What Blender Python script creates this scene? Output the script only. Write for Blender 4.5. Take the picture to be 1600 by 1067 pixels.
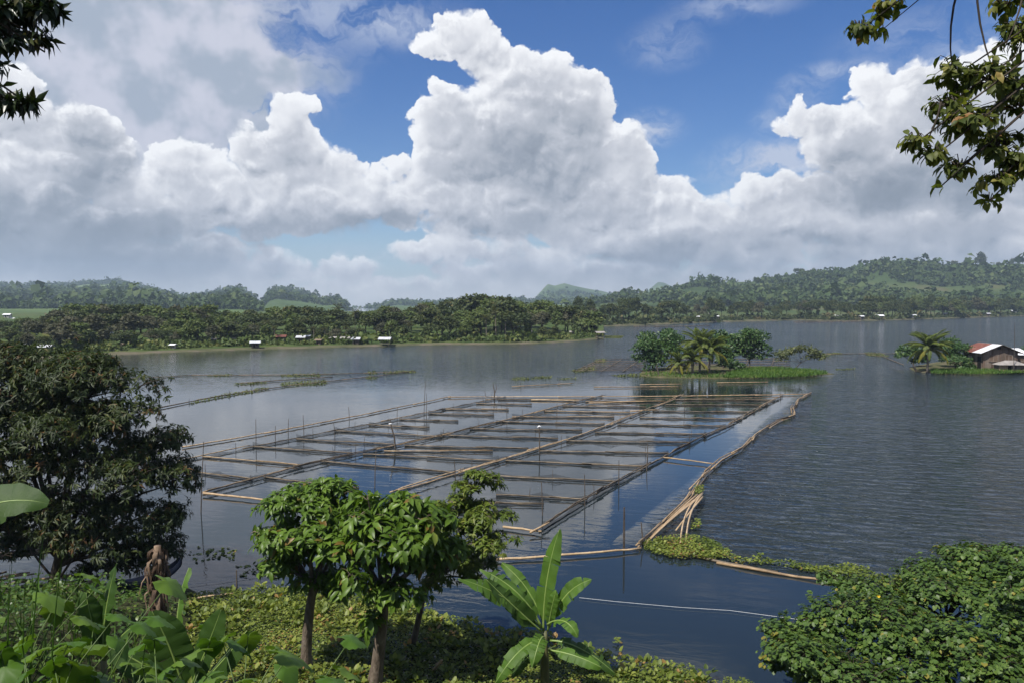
import bpy, math, random
import numpy as np
from mathutils import Vector, Matrix
for o in list(bpy.data.objects): bpy.data.objects.remove(o)
random.seed(7); rng = np.random.default_rng(11)
R = math.radians
SC = bpy.context.scene
COL = SC.collection
# ------------------------------------------------------------------ camera
F, HZ, EYE = 1220.0, 475.0, 10.0
PIT = math.atan((533.5 - HZ) / F)
CP, SP = math.cos(PIT), math.sin(PIT)
cam = bpy.data.objects.new('camera', bpy.data.cameras.new('camera'))
COL.objects.link(cam); SC.camera = cam
cam.location = (0, 0, EYE); cam.rotation_euler = (R(90) - PIT, 0, 0)
cam.data.sensor_width = 36.0; cam.data.lens = F / 1600.0 * 36.0
cam.data.clip_start = 0.05; cam.data.clip_end = 30000
def ray(x, y):
    dx = (x - 800.0) / F; dy = (533.5 - y) / F
    return Vector((dx, CP + dy * SP, -SP + dy * CP))
def at(x, y, z=0.0):
    d = ray(x, y); t = (z - EYE) / d.z
    return Vector((d.x * t, d.y * t, z))
def atd(x, y, D):
    d = ray(x, y); t = D / d.y
    return Vector((d.x * t, D, EYE + d.z * t))
# ------------------------------------------------------------------ world
SUN_EL, SUN_AZ = R(57), R(180 + 44)          # azimuth clockwise from +Y: behind the camera, to the left
sun_dir = Vector((math.sin(SUN_AZ) * math.cos(SUN_EL), math.cos(SUN_AZ) * math.cos(SUN_EL), math.sin(SUN_EL)))
SC.view_settings.view_transform = 'Standard'; SC.view_settings.look = 'None'
SC.view_settings.exposure = 0.46; SC.view_settings.gamma = 1.0
SC.cycles.max_bounces = 6; SC.cycles.transparent_max_bounces = 12
SC.cycles.diffuse_bounces = 2; SC.cycles.glossy_bounces = 3; SC.cycles.transmission_bounces = 3
SC.cycles.volume_bounces = 0
SC.cycles.caustics_reflective = False; SC.cycles.caustics_refractive = False
SC.cycles.sample_clamp_indirect = 4.0; SC.cycles.sample_clamp_direct = 8.0

world = bpy.data.worlds.new('World'); SC.world = world; world.use_nodes = True
NT = world.node_tree; NT.nodes.clear()
def nd(nt, typ, **kw):
    n = nt.nodes.new(typ)
    for k, v in kw.items(): setattr(n, k, v)
    return n
def setin(nt, sock, v):
    if isinstance(v, bpy.types.NodeSocket): nt.links.new(v, sock)
    else: sock.default_value = v
def mth(nt, op, a, b=0.0, c=0.0, clamp=False):
    n = nd(nt, 'ShaderNodeMath', operation=op, use_clamp=clamp)
    for i, v in enumerate((a, b, c)):
        if i < len(n.inputs): setin(nt, n.inputs[i], v)
    return n.outputs[0]
def vmth(nt, op, a, b=(0, 0, 0), c=(0, 0, 0)):
    n = nd(nt, 'ShaderNodeVectorMath', operation=op)
    for i, v in enumerate((a, b, c)):
        if i < len(n.inputs): setin(nt, n.inputs[i], v)
    return n.outputs['Value'] if op in ('DOT_PRODUCT', 'LENGTH', 'DISTANCE') else n.outputs[0]
def comb(nt, x, y, z=0.0):
    n = nd(nt, 'ShaderNodeCombineXYZ')
    for i, v in enumerate((x, y, z)): setin(nt, n.inputs[i], v)
    return n.outputs[0]
def sstep(nt, v, lo, hi):
    n = nd(nt, 'ShaderNodeMapRange', interpolation_type='SMOOTHSTEP', clamp=True)
    setin(nt, n.inputs['Value'], v); setin(nt, n.inputs['From Min'], lo); setin(nt, n.inputs['From Max'], hi)
    return n.outputs['Result']
def noise2(nt, vec, scale, detail=4.0, rough=0.55, dims='2D', out='Fac', dist=0.0):
    n = nd(nt, 'ShaderNodeTexNoise', noise_dimensions=dims)
    setin(nt, n.inputs['Vector'], vec); n.inputs['Scale'].default_value = scale
    n.inputs['Detail'].default_value = detail; n.inputs['Roughness'].default_value = rough
    n.inputs['Distortion'].default_value = dist
    return n.outputs[out]
def mixc(nt, f, a, b):
    n = nd(nt, 'ShaderNodeMix', data_type='RGBA')
    setin(nt, n.inputs['Factor'], f); setin(nt, n.inputs[6], a); setin(nt, n.inputs[7], b)
    return n.outputs[2]
def sky_uv(x, y):                      # photograph position -> azimuth / elevation in units of 1/1220 rad
    d = ray(x, y).normalized()
    return math.atan2(d.x, d.y) * 1220, math.asin(d.z) * 1220
PUFFS = [  # cumulus heads: x, y, rx, ry
 (668,68,28,22),(718,56,46,32),(750,78,46,38),(775,92,26,26),(765,112,26,22),
 (830,120,55,36),(799,118,44,34),(784,142,34,40),(848,150,72,60),(916,138,36,24),(902,182,62,56),
 (686,142,17,16),(704,163,40,30),(668,181,24,25),(722,158,20,18),(700,203,54,46),(661,221,16,18),(709,252,62,50),
 (790,225,112,92),(880,252,112,92),(960,234,52,46),(988,280,46,52),(943,316,92,72),
 (619,262,27,22),(592,288,34,28),(610,316,66,42),(668,288,34,26),(686,310,50,36),(736,306,36,30),(799,297,62,46),
 (772,335,125,46),(533,270,34,26),(538,324,62,46),(902,355,72,42),(1037,324,60,46),(1060,362,92,50),(970,384,112,42),
 (754,388,92,30),(668,398,70,24),(556,420,46,20),(835,418,110,30),
 (459,172,38,20),(487,169,15,16),(445,194,38,36),(418,243,56,46),(468,234,40,40),(508,266,50,36),(531,289,40,30),
 (450,288,72,50),(495,315,92,50),(405,333,92,42),(279,252,40,26),(306,243,34,22),(333,266,40,32),(270,280,56,36),
 (333,306,72,46),(225,311,44,30),(270,334,82,34),(193,334,25,18),
 (27,127,30,26),(10,180,52,46),(45,217,38,30),(27,252,56,36),(96,200,14,17),(112,178,12,12),(130,208,48,42),(140,252,70,44),
 (54,315,112,46),(135,352,155,50),(135,398,225,52),(270,398,140,40),(427,416,60,22),(486,438,42,18),(200,440,300,26),
 (1355,136,32,28),(1364,163,32,30),(1436,131,50,25),(1445,172,82,60),(1490,148,72,40),(1247,190,38,24),(1301,194,46,30),
 (1328,226,76,50),(1422,253,122,70),(1355,293,102,46),(1490,271,132,70),(1557,181,82,90),
 (1049,307,46,30),(1130,316,44,22),(1175,311,50,28),(1229,307,56,28),(1094,334,60,36),
 (1197,347,112,46),(1332,356,112,42),(1445,347,132,40),(1545,343,112,38),(1067,383,92,42),(1152,406,112,36),(1355,388,162,34),
 (1500,420,260,44),(1020,430,330,34),(800,450,500,22),(560,462,300,14),(1640,260,60,80),(-40,300,70,90),
]
DARKS = [  # shaded undersides and cores: x, y, rx, ry, weight
 (60,330,190,50,.52),(180,408,290,60,.74),(400,362,190,22,.25),(560,352,150,20,.35),(640,345,110,20,.3),(460,262,50,50,.22),
 (870,225,110,90,.36),(760,245,90,60,.38),(900,320,80,40,.3),(820,350,160,30,.32),(960,425,230,35,.32),(1400,300,150,36,.5),(1480,280,110,70,.35),(1340,240,60,50,.3),
 (1300,375,120,22,.3),(1500,420,220,50,.32),(1230,420,220,40,.22),(140,235,60,70,.45),(1080,390,120,40,.25),(700,440,200,25,.3),(1560,180,90,80,.2)]
VEIL = [(190,60,270,150,.85),(150,190,220,120,.85),(330,40,110,80,.6),(310,180,90,50,.55),(250,250,150,70,.6),(60,30,160,120,.5),(390,140,70,60,.45),(460,105,80,34,.6)]
CIRR = [(500,10,190,30,.7),(630,45,90,28,.6),(1150,8,90,22,.6),(1320,108,70,14,.4),(1480,60,130,44,.45),(1300,112,40,12,.3),(470,60,160,30,.35),(1040,70,60,34,.5),(1010,200,50,26,.3),(1250,150,44,30,.7),(1190,262,84,44,.95),(1235,244,60,24,.8),(1200,190,26,18,.7),(1015,203,50,26,.8),(380,150,90,60,.6),(430,130,90,40,.5),(560,395,80,14,.3)]
def lanes(nt, U3, V3, group):
    """three ellipses per vector: returns 1 - d2 for each lane"""
    g = (group + [group[-1]] * 3)[:3]
    cu = [sky_uv(q[0], q[1]) for q in g]
    ix = tuple(1.0 / q[2] for q in g); iy = tuple(1.0 / q[3] for q in g)
    x = vmth(nt, 'MULTIPLY_ADD', U3, ix, tuple(-cu[i][0] * ix[i] for i in range(3)))
    y = vmth(nt, 'MULTIPLY_ADD', V3, iy, tuple(-cu[i][1] * iy[i] for i in range(3)))
    d2 = vmth(nt, 'MULTIPLY_ADD', y, y, vmth(nt, 'MULTIPLY', x, x))
    return g, d2
def maxc(nt, v):
    s = nd(nt, 'ShaderNodeSeparateXYZ'); setin(nt, s.inputs[0], v)
    return mth(nt, 'SMOOTH_MAX', mth(nt, 'SMOOTH_MAX', s.outputs[0], s.outputs[1], 4.0), s.outputs[2], 4.0)
def soft_sum(nt, U3, V3, items):
    if not items: return None
    acc = (0.0, 0.0, 0.0)
    for i in range(0, len(items), 3):
        grp = items[i:i + 3]; n = len(grp)
        g, d2 = lanes(nt, U3, V3, grp)
        h = vmth(nt, 'MAXIMUM', vmth(nt, 'MULTIPLY_ADD', d2, (-.5, -.5, -.5), (1, 1, 1)), (0, 0, 0))
        h = vmth(nt, 'MULTIPLY', h, h)
        acc = vmth(nt, 'MULTIPLY_ADD', h, tuple(g[k][4] if k < n else 0.0 for k in range(3)), acc)
    return vmth(nt, 'DOT_PRODUCT', acc, (1, 1, 1))
def splat(nt, s):
    return comb(nt, s, s, s)
# cumulus relief field as a node group (evaluated twice: once displaced towards the sun); one group per stretch of sky
def voro(nt, vec, scale):
    n = nd(nt, 'ShaderNodeTexVoronoi', voronoi_dimensions='2D', feature='F1'); setin(nt, n.inputs['Vector'], vec); n.inputs['Scale'].default_value = scale
    return n.outputs['Distance']
def cumulus_group(puffs):
    GT = bpy.data.node_groups.new('cumulus_field', 'ShaderNodeTree')
    GT.interface.new_socket('uv', in_out='INPUT', socket_type='NodeSocketVector')
    GT.interface.new_socket('h', in_out='OUTPUT', socket_type='NodeSocketFloat')
    gi = nd(GT, 'NodeGroupInput'); go = nd(GT, 'NodeGroupOutput'); uv = gi.outputs[0]
    wn = noise2(GT, uv, 1 / 62.0, 4.0, 0.55, out='Color')
    wv = vmth(GT, 'MULTIPLY_ADD', vmth(GT, 'SUBTRACT', wn, (.5, .5, .5)), (58, 50, 0), uv)
    sp = nd(GT, 'ShaderNodeSeparateXYZ'); setin(GT, sp.inputs[0], wv)
    U3 = splat(GT, sp.outputs[0]); V3 = splat(GT, sp.outputs[1])
    acc = (-90.0, -90.0, -90.0)
    for i in range(0, len(puffs), 3):
        g, d2 = lanes(GT, U3, V3, puffs[i:i + 3])
        A = [min(46.0, 0.62 * min(q[2], q[3]) + 4) for q in g]
        acc = vmth(GT, 'MAXIMUM', vmth(GT, 'MULTIPLY_ADD', d2, tuple(-a for a in A), tuple(A)), acc)
    h = maxc(GT, acc)
    b1 = voro(GT, wv, 1 / 34.0)
    h = mth(GT, 'MULTIPLY_ADD', mth(GT, 'MULTIPLY', b1, b1), -11.0, mth(GT, 'ADD', h, 4.0))
    f1 = noise2(GT, wv, 1 / 24.0, 5.0, 0.6)
    h = mth(GT, 'MULTIPLY_ADD', mth(GT, 'SUBTRACT', f1, 0.5), 11.0, h)
    f2 = noise2(GT, uv, 1 / 75.0, 2.0, 0.5)
    h = mth(GT, 'MULTIPLY_ADD', mth(GT, 'SUBTRACT', f2, 0.52), 26.0, h)
    setin(GT, go.inputs[0], h)
    return GT

tc = nd(NT, 'ShaderNodeTexCoord'); dirv = vmth(NT, 'NORMALIZE', tc.outputs['Generated'])
sd = nd(NT, 'ShaderNodeSeparateXYZ'); setin(NT, sd.inputs[0], dirv)
az = mth(NT, 'ARCTAN2', sd.outputs[0], sd.outputs[1])
el = mth(NT, 'ARCSINE', sd.outputs[2])
HALF = 0.60                                      # the same sky goes on, mirrored, all the way round
azf = mth(NT, 'SUBTRACT', mth(NT, 'PINGPONG', mth(NT, 'ADD', az, HALF), 2 * HALF), HALF)
U = mth(NT, 'MULTIPLY', azf, 1220.0); V = mth(NT, 'MULTIPLY', el, 1220.0)
UV = comb(NT, U, V)
U3 = splat(NT, U); V3 = splat(NT, V)
wlow = noise2(NT, UV, 1 / 90.0, 4.0, 0.6, out='Color')
UVw = vmth(NT, 'MULTIPLY_ADD', vmth(NT, 'SUBTRACT', wlow, (.5, .5, .5)), (110, 90, 0), UV)
sw = nd(NT, 'ShaderNodeSeparateXYZ'); setin(NT, sw.inputs[0], UVw)
U3w = splat(NT, sw.outputs[0]); V3w = splat(NT, sw.outputs[1])
def near(items, x0, x1): return [q for q in items if q[0] + 1.42 * q[2] > x0 - 60 and q[0] - 1.42 * q[2] < x1 + 60]
# generic fair-weather clouds above the frame, on a flat cloud deck
inv = mth(NT, 'DIVIDE', 1.0, mth(NT, 'MAXIMUM', mth(NT, 'ADD', sd.outputs[2], 0.12), 0.05))
deck = vmth(NT, 'MULTIPLY', comb(NT, sd.outputs[0], sd.outputs[1]), splat(NT, inv))
gen = noise2(NT, deck, 3.2, 6.0, 0.55)
genm = mth(NT, 'MULTIPLY', sstep(NT, gen, 0.46, 0.62), sstep(NT, V, 486.0, 560.0))
streak = noise2(NT, vmth(NT, 'MULTIPLY', UVw, (0.35, 1.0, 1.0)), 1 / 34.0, 5.0, 0.62)
# sky and haze colours
sky = nd(NT, 'ShaderNodeTexSky', sky_type='NISHITA'); sky.sun_disc = False
sky.sun_elevation = SUN_EL; sky.sun_rotation = SUN_AZ; sky.altitude = 300
sky.air_density = 1.0; sky.dust_density = 0.4; sky.ozone_density = 3.0
K = 10.0                                         # background strength is 0.1
hs = nd(NT, 'ShaderNodeHueSaturation'); hs.inputs['Hue'].default_value = 0.514; hs.inputs['Saturation'].default_value = 1.36; hs.inputs['Value'].default_value = 1.0
setin(NT, hs.inputs['Color'], sky.outputs[0])
soft = sstep(NT, V, 60.0, 260.0)
edge = mth(NT, 'MULTIPLY_ADD', soft, -5.5, 10.0)
lowf = noise2(NT, UV, 1 / 70.0, 3.0, 0.55)
bofs = mth(NT, 'MULTIPLY_ADD', mth(NT, 'SUBTRACT', lowf, 0.5), 0.50, 0.70)
bofs = mth(NT, 'SUBTRACT', bofs, mth(NT, 'MULTIPLY', mth(NT, 'SUBTRACT', 1.0, sstep(NT, V, 10.0, 180.0)), 0.04))
col = hs.outputs[0]
hz = mth(NT, 'SUBTRACT', 1.0, sstep(NT, V, 0.0, 150.0))
HAZE = (.66 * K, .69 * K, .73 * K, 1)
col = mixc(NT, mth(NT, 'MULTIPLY', hz, 0.6), col, (.36 * K, .50 * K, .68 * K, 1))
def clear_sky(x0, x1):
    c = col
    cirr = soft_sum(NT, U3, V3, near(CIRR, x0, x1)); veil = soft_sum(NT, U3w, V3w, near(VEIL, x0, x1))
    if cirr is not None:
        cm = mth(NT, 'MULTIPLY', cirr, sstep(NT, streak, 0.30, 0.72), clamp=True)
        c = mixc(NT, mth(NT, 'MULTIPLY', cm, 0.9), c, (.52 * K, .58 * K, .72 * K, 1))
    if veil is not None:
        vm = mth(NT, 'MULTIPLY', veil, sstep(NT, mth(NT, 'ADD', streak, mth(NT, 'MULTIPLY', veil, 0.26)), 0.34, 0.70), clamp=True)
        vcol = mixc(NT, sstep(NT, lowf, 0.35, 0.68), (.36 * K, .42 * K, .52 * K, 1), (.58 * K, .60 * K, .70 * K, 1))
        c = mixc(NT, vm, c, vcol)
    return c
lowhz = mth(NT, 'SUBTRACT', 1.0, sstep(NT, V, -5.0, 62.0))
edgev = mth(NT, 'MULTIPLY', edge, mth(NT, 'MULTIPLY_ADD', sstep(NT, streak, 0.46, 0.68), 2.6, 0.65))
def background(c):
    bg = nd(NT, 'ShaderNodeBackground'); setin(NT, bg.inputs['Color'], c); bg.inputs['Strength'].default_value = 0.078
    return bg.outputs[0]
gain = mth(NT, 'MULTIPLY_ADD', sstep(NT, streak, 0.38, 0.64), 0.17, 0.09)
def stretch(x0, x1):
    m = 34
    GT = cumulus_group([q for q in PUFFS if q[0] + q[2] > x0 - m and q[0] - q[2] < x1 + m])
    def field(off):
        g = nd(NT, 'ShaderNodeGroup'); g.node_tree = GT
        setin(NT, g.inputs[0], vmth(NT, 'ADD', UV, off)); return g.outputs[0]
    H0 = field((0, 0, 0)); H1 = field((-4.6, 9.4, 0))
    slope = mth(NT, 'DIVIDE', mth(NT, 'SUBTRACT', H0, H1), 10.5)
    acum = sstep(NT, H0, mth(NT, 'MULTIPLY', edgev, -0.35), edgev)
    rim = mth(NT, 'SUBTRACT', 1.0, sstep(NT, H0, 0.0, 30.0))
    br = mth(NT, 'MULTIPLY_ADD', mth(NT, 'MINIMUM', slope, 1.3), gain, mth(NT, 'MULTIPLY_ADD', rim, 0.20, bofs))
    dark = soft_sum(NT, U3w, V3w, near(DARKS, x0, x1))
    if dark is not None: br = mth(NT, 'MULTIPLY_ADD', dark, -0.62, br)
    br = mth(NT, 'MINIMUM', mth(NT, 'MAXIMUM', br, 0.12), 1.0)
    ramp = nd(NT, 'ShaderNodeValToRGB'); cr = ramp.color_ramp
    cr.elements[0].position = 0.0; cr.elements[0].color = (.17, .205, .255, 1)
    cr.elements[1].position = 1.0; cr.elements[1].color = (.94, .95, .97, 1)
    for p, c in ((.35, (.31, .345, .405, 1)), (.65, (.56, .58, .635, 1)), (.85, (.80, .81, .845, 1))):
        e = cr.elements.new(p); e.color = c
    setin(NT, ramp.inputs[0], br)
    c = mixc(NT, acum, clear_sky(x0, x1), vmth(NT, 'MULTIPLY', ramp.outputs[0], (K, K, K)))
    return background(mixc(NT, mth(NT, 'MULTIPLY', lowhz, 0.75), c, HAZE))
def mixs(f, a, b):
    n = nd(NT, 'ShaderNodeMixShader'); setin(NT, n.inputs[0], f); NT.links.new(a, n.inputs[1]); NT.links.new(b, n.inputs[2])
    return n.outputs[0]
EDG = [-60] + [200 * i for i in range(1, 8)] + [1660]
def tree(i, j):                      # binary choice between the stretches, so that only one of them is evaluated
    if j - i == 1: return stretch(EDG[i], EDG[j])
    k = (i + j) // 2
    return mixs(mth(NT, 'GREATER_THAN', U, sky_uv(EDG[k], 300)[0]), tree(i, k), tree(k, j))
gcol = mixc(NT, sstep(NT, gen, 0.58, 0.8), (.75 * K, .77 * K, .82 * K, 1), (.42 * K, .45 * K, .52 * K, 1))
high = background(mixc(NT, mth(NT, 'MULTIPLY', genm, 0.9), col, gcol))
low = mixs(mth(NT, 'GREATER_THAN', V, -15.0), background(HAZE), tree(0, 8))
wo = nd(NT, 'ShaderNodeOutputWorld'); NT.links.new(mixs(mth(NT, 'GREATER_THAN', V, 490.0), low, high), wo.inputs[0])
world.cycles.sampling_method = 'MANUAL'; world.cycles.sample_map_resolution = 512
# ------------------------------------------------------------------ sun
sl = bpy.data.lights.new('sun', 'SUN'); sl.energy = 5.0; sl.angle = R(0.5); sl.color = (1.0, .955, .88)
so = bpy.data.objects.new('sun', sl); COL.objects.link(so); so.rotation_euler = sun_dir.to_track_quat('Z', 'Y').to_euler()
so.location = (-60, -60, 90)
# ------------------------------------------------------------------ helpers
def mesh_np(name, V, faces, mats=(), rnd=None, smooth=False, fmat=None):
    """V (n,3); faces: list of (m,k) index arrays"""
    me = bpy.data.meshes.new(name)
    V = np.asarray(V, dtype=np.float32)
    faces = [np.asarray(f, dtype=np.int32) for f in faces if len(f)]
    idx = np.concatenate([f.ravel() for f in faces])
    tot = np.concatenate([np.full(len(f), f.shape[1], dtype=np.int32) for f in faces])
    start = np.concatenate([[0], np.cumsum(tot)[:-1]]).astype(np.int32)
    me.vertices.add(len(V)); me.loops.add(len(idx)); me.polygons.add(len(tot))
    me.vertices.foreach_set('co', V.ravel()); me.loops.foreach_set('vertex_index', idx)
    me.polygons.foreach_set('loop_start', start); me.polygons.foreach_set('loop_total', tot)
    if smooth: me.polygons.foreach_set('use_smooth', np.ones(len(tot), dtype=bool))
    for m in mats: me.materials.append(m)
    if fmat is not None: me.polygons.foreach_set('material_index', np.asarray(fmat, dtype=np.int32))
    me.update(calc_edges=True)
    if rnd is not None:
        a = me.attributes.new('rnd', 'FLOAT', 'POINT'); a.data.foreach_set('value', np.asarray(rnd, dtype=np.float32))
    return me
def obj(name, me, parent=None, loc=None):
    o = bpy.data.objects.new(name, me); COL.objects.link(o)
    if parent is not None: o.parent = parent
    if loc is not None: o.location = loc
    return o
def tag(o, label=None, cat=None, group=None, kind=None):
    if label: o['label'] = label
    if cat: o['category'] = cat
    if group: o['group'] = group
    if kind: o['kind'] = kind
    return o
def thing(name, label, cat, loc=(0, 0, 0), group=None, rz=0.0):
    o = obj(name, None, None, loc); o.rotation_euler.z = rz; o.empty_display_size = 0.2
    return tag(o, label, cat, group)
def copy_tree(src, loc, rz=0.0, sc=None, label=None, group=None):
    c = src.copy(); COL.objects.link(c); c.location = loc; c.rotation_euler = (0, 0, rz)
    if sc is not None: c.scale = sc
    if label: c['label'] = label
    if group: c['group'] = group
    for ch in src.children:
        d = ch.copy(); COL.objects.link(d); d.parent = c
        for g in ch.children:
            e = g.copy(); COL.objects.link(e); e.parent = d
    return c
class MB:
    def __init__(s): s.v = []; s.f = []; s.m = []
    def add(s, V, Fs, mi=0):
        b = len(s.v); s.v += [tuple(p) for p in V]
        for f in Fs: s.f.append(tuple(i + b for i in f)); s.m.append(mi)
    def box(s, c, d, rz=0.0, mi=0):
        x, y, z = d[0] / 2, d[1] / 2, d[2] / 2; cs, sn = math.cos(rz), math.sin(rz)
        P = []
        for sx, sy, sz in ((-1,-1,-1),(1,-1,-1),(1,1,-1),(-1,1,-1),(-1,-1,1),(1,-1,1),(1,1,1),(-1,1,1)):
            a, b = sx * x, sy * y
            P.append((c[0] + a * cs - b * sn, c[1] + a * sn + b * cs, c[2] + sz * z))
        s.add(P, ((0,3,2,1),(4,5,6,7),(0,1,5,4),(1,2,6,5),(2,3,7,6),(3,0,4,7)), mi)
    def slab(s, q, t, mi=0):
        """thick sheet from a quad q (4 points), thickness t along its normal"""
        q = [Vector(p) for p in q]; n = (q[1] - q[0]).cross(q[3] - q[0]).normalized() * t
        s.add(q + [p + n for p in q], ((3,2,1,0),(4,5,6,7),(0,1,5,4),(1,2,6,5),(2,3,7,6),(3,0,4,7)), mi)
    def tube(s, pts, rad, n=6, mi=0, cap=True):
        V, Fs = tube_geo(pts, rad, n, cap); s.add(V, Fs, mi)
    def build(s, name, mats, parent=None, loc=None, smooth=False):
        me = bpy.data.meshes.new(name); me.from_pydata(s.v, [], s.f)
        for m in (mats if isinstance(mats, (list, tuple)) else [mats]): me.materials.append(m)
        if len(set(s.m)) > 1: me.polygons.foreach_set('material_index', s.m)
        if smooth: me.polygons.foreach_set('use_smooth', [True] * len(s.f))
        me.update()
        return obj(name, me, parent, loc)
def tube_geo(pts, rad, n=6, cap=True):
    P = [Vector(p) for p in pts]; m = len(P)
    if not hasattr(rad, '__len__'): rad = [rad] * m
    V = []; Fs = []; prev = None
    for i in range(m):
        t = (P[min(i + 1, m - 1)] - P[max(i - 1, 0)])
        t = t.normalized() if t.length > 1e-9 else Vector((0, 0, 1))
        if prev is None:
            a = Vector((0, 0, 1)) if abs(t.z) < .9 else Vector((1, 0, 0)); u = t.cross(a).normalized()
        else:
            u = (prev - t * prev.dot(t)); u = u.normalized() if u.length > 1e-6 else t.orthogonal().normalized()
        prev = u; w = t.cross(u)
        for k in range(n):
            a = 2 * math.pi * k / n
            V.append(P[i] + (u * math.cos(a) + w * math.sin(a)) * rad[i])
    for i in range(m - 1):
        for k in range(n):
            k2 = (k + 1) % n
            Fs.append((i * n + k, i * n + k2, (i + 1) * n + k2, (i + 1) * n + k))
    if cap:
        Fs.append(tuple(range(n - 1, -1, -1))); Fs.append(tuple((m - 1) * n + k for k in range(n)))
    return V, Fs
def bez(a, b, c, n):
    a, b, c = Vector(a), Vector(b), Vector(c)
    return [a * (1 - t) ** 2 + b * 2 * t * (1 - t) + c * t * t for t in [i / (n - 1) for i in range(n)]]
# --- value noise
_perm = rng.random((256, 256))
def vnoise(x, y):
    x = np.asarray(x, float); y = np.asarray(y, float)
    xi = np.floor(x).astype(int); yi = np.floor(y).astype(int); fx = x - xi; fy = y - yi
    fx = fx * fx * (3 - 2 * fx); fy = fy * fy * (3 - 2 * fy)
    g = lambda a, b: _perm[a % 256, b % 256]
    return (g(xi, yi) * (1 - fx) + g(xi + 1, yi) * fx) * (1 - fy) + (g(xi, yi + 1) * (1 - fx) + g(xi + 1, yi + 1) * fx) * fy
def fbm(x, y, o=4):
    s = 0; a = .5; t = 0
    for i in range(o):
        s = s + a * vnoise(np.asarray(x) * 2 ** i + 17 * i, np.asarray(y) * 2 ** i + 31 * i); t += a; a *= .5
    return s / t
# --- leaves
T_BLADE = (np.array([(0,0,0),(-.5,.42,.07),(.5,.42,.07),(0,.45,0),(0,1,-.16)], float), [np.array([(0,3,1),(0,2,3),(1,3,4),(3,2,4)])])
T_BIG = (np.array([(0,0,0),(0,.33,.03),(0,.68,0),(0,1,-.16),(-.44,.30,.10),(.44,.30,.10),(-.40,.68,.05),(.40,.68,.05)], float),
         [np.array([(0,1,4),(0,5,1),(6,2,3),(2,7,3)]), np.array([(4,1,2,6),(1,5,7,2)])])
_a = [R(d) for d in (-150, -105, -60, -15, 15 + 0, 60, 105, 150)]
T_ROUND = (np.array([(0,.12,0),(-.3,-.08,.05),(-.52,.22,.10),(-.42,.62,.05),(0,.98,-.06),(.42,.62,.05),(.52,.22,.10),(.3,-.08,.05)], float),
           [np.array([(0,2,1),(0,3,2),(0,4,3),(0,5,4),(0,6,5),(0,7,6)])])
T_QUAD = (np.array([(0,0,0),(-.5,.5,.12),(0,1,-.1),(.5,.5,.12)], float), [np.array([(0,3,2,1)])])
def leaf_arrays(P, D, N, L, W, T):
    n = len(P); tv, tf = T; k = len(tv)
    D = D / (np.linalg.norm(D, axis=1, keepdims=True) + 1e-9)
    X = np.cross(D, N); X /= (np.linalg.norm(X, axis=1, keepdims=True) + 1e-9)
    Z = np.cross(X, D)
    L = np.broadcast_to(np.asarray(L, float), (n,)); W = np.broadcast_to(np.asarray(W, float), (n,))
    V = (P[:, None, :] + (tv[None, :, 0:1] * W[:, None, None]) * X[:, None, :] + (tv[None, :, 1:2] * L[:, None, None]) * D[:, None, :]
         + (tv[None, :, 2:3] * L[:, None, None]) * Z[:, None, :])
    off = (np.arange(n) * k)[:, None, None]
    return V.reshape(-1, 3), [(f[None] + off).reshape(-1, f.shape[1]) for f in tf]
def leaf_mesh(name, P, D, N, L, W, T, mat, rnd=None):
    V, Fs = leaf_arrays(P, D, N, L, W, T)
    if rnd is None: rnd = rng.random(len(P))
    return mesh_np(name, V, Fs, [mat], np.repeat(rnd, len(T[0])))
def unit(n):
    v = rng.normal(size=(n, 3)); return v / np.linalg.norm(v, axis=1, keepdims=True)
def in_poly(px, py, poly):
    c = np.zeros(len(px), bool); j = len(poly) - 1
    for i in range(len(poly)):
        xi, yi = poly[i][:2]; xj, yj = poly[j][:2]
        c ^= ((yi > py) != (yj > py)) & (px < (xj - xi) * (py - yi) / (yj - yi + 1e-12) + xi); j = i
    return c
# ------------------------------------------------------------------ materials
def newmat(name):
    m = bpy.data.materials.new(name); m.use_nodes = True; nt = m.node_tree; nt.nodes.clear()
    out = nd(nt, 'ShaderNodeOutputMaterial'); return m, nt, out
def ramp_node(nt, fac, stops):
    r = nd(nt, 'ShaderNodeValToRGB'); e = r.color_ramp.elements
    e[0].position, e[0].color = stops[0][0], (*stops[0][1], 1); e[1].position, e[1].color = stops[-1][0], (*stops[-1][1], 1)
    for p, c in stops[1:-1]: q = e.new(p); q.color = (*c, 1)
    setin(nt, r.inputs[0], fac); return r.outputs[0]
def leafmat(name, stops, trans=0.3, rough=0.42, spec=0.4, tint=(1.25, 1.3, .55)):
    m, nt, out = newmat(name)
    at_ = nd(nt, 'ShaderNodeAttribute', attribute_name='rnd')
    c = ramp_node(nt, at_.outputs['Fac'], stops)
    b = nd(nt, 'ShaderNodeBsdfPrincipled'); setin(nt, b.inputs['Base Color'], c)
    b.inputs['Roughness'].default_value = rough; b.inputs['Specular IOR Level'].default_value = spec
    t = nd(nt, 'ShaderNodeBsdfTranslucent'); setin(nt, t.inputs[0], vmth(nt, 'MULTIPLY', c, tint))
    mx = nd(nt, 'ShaderNodeMixShader'); mx.inputs[0].default_value = trans
    nt.links.new(b.outputs[0], mx.inputs[1]); nt.links.new(t.outputs[0], mx.inputs[2]); nt.links.new(mx.outputs[0], out.inputs[0])
    return m
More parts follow.
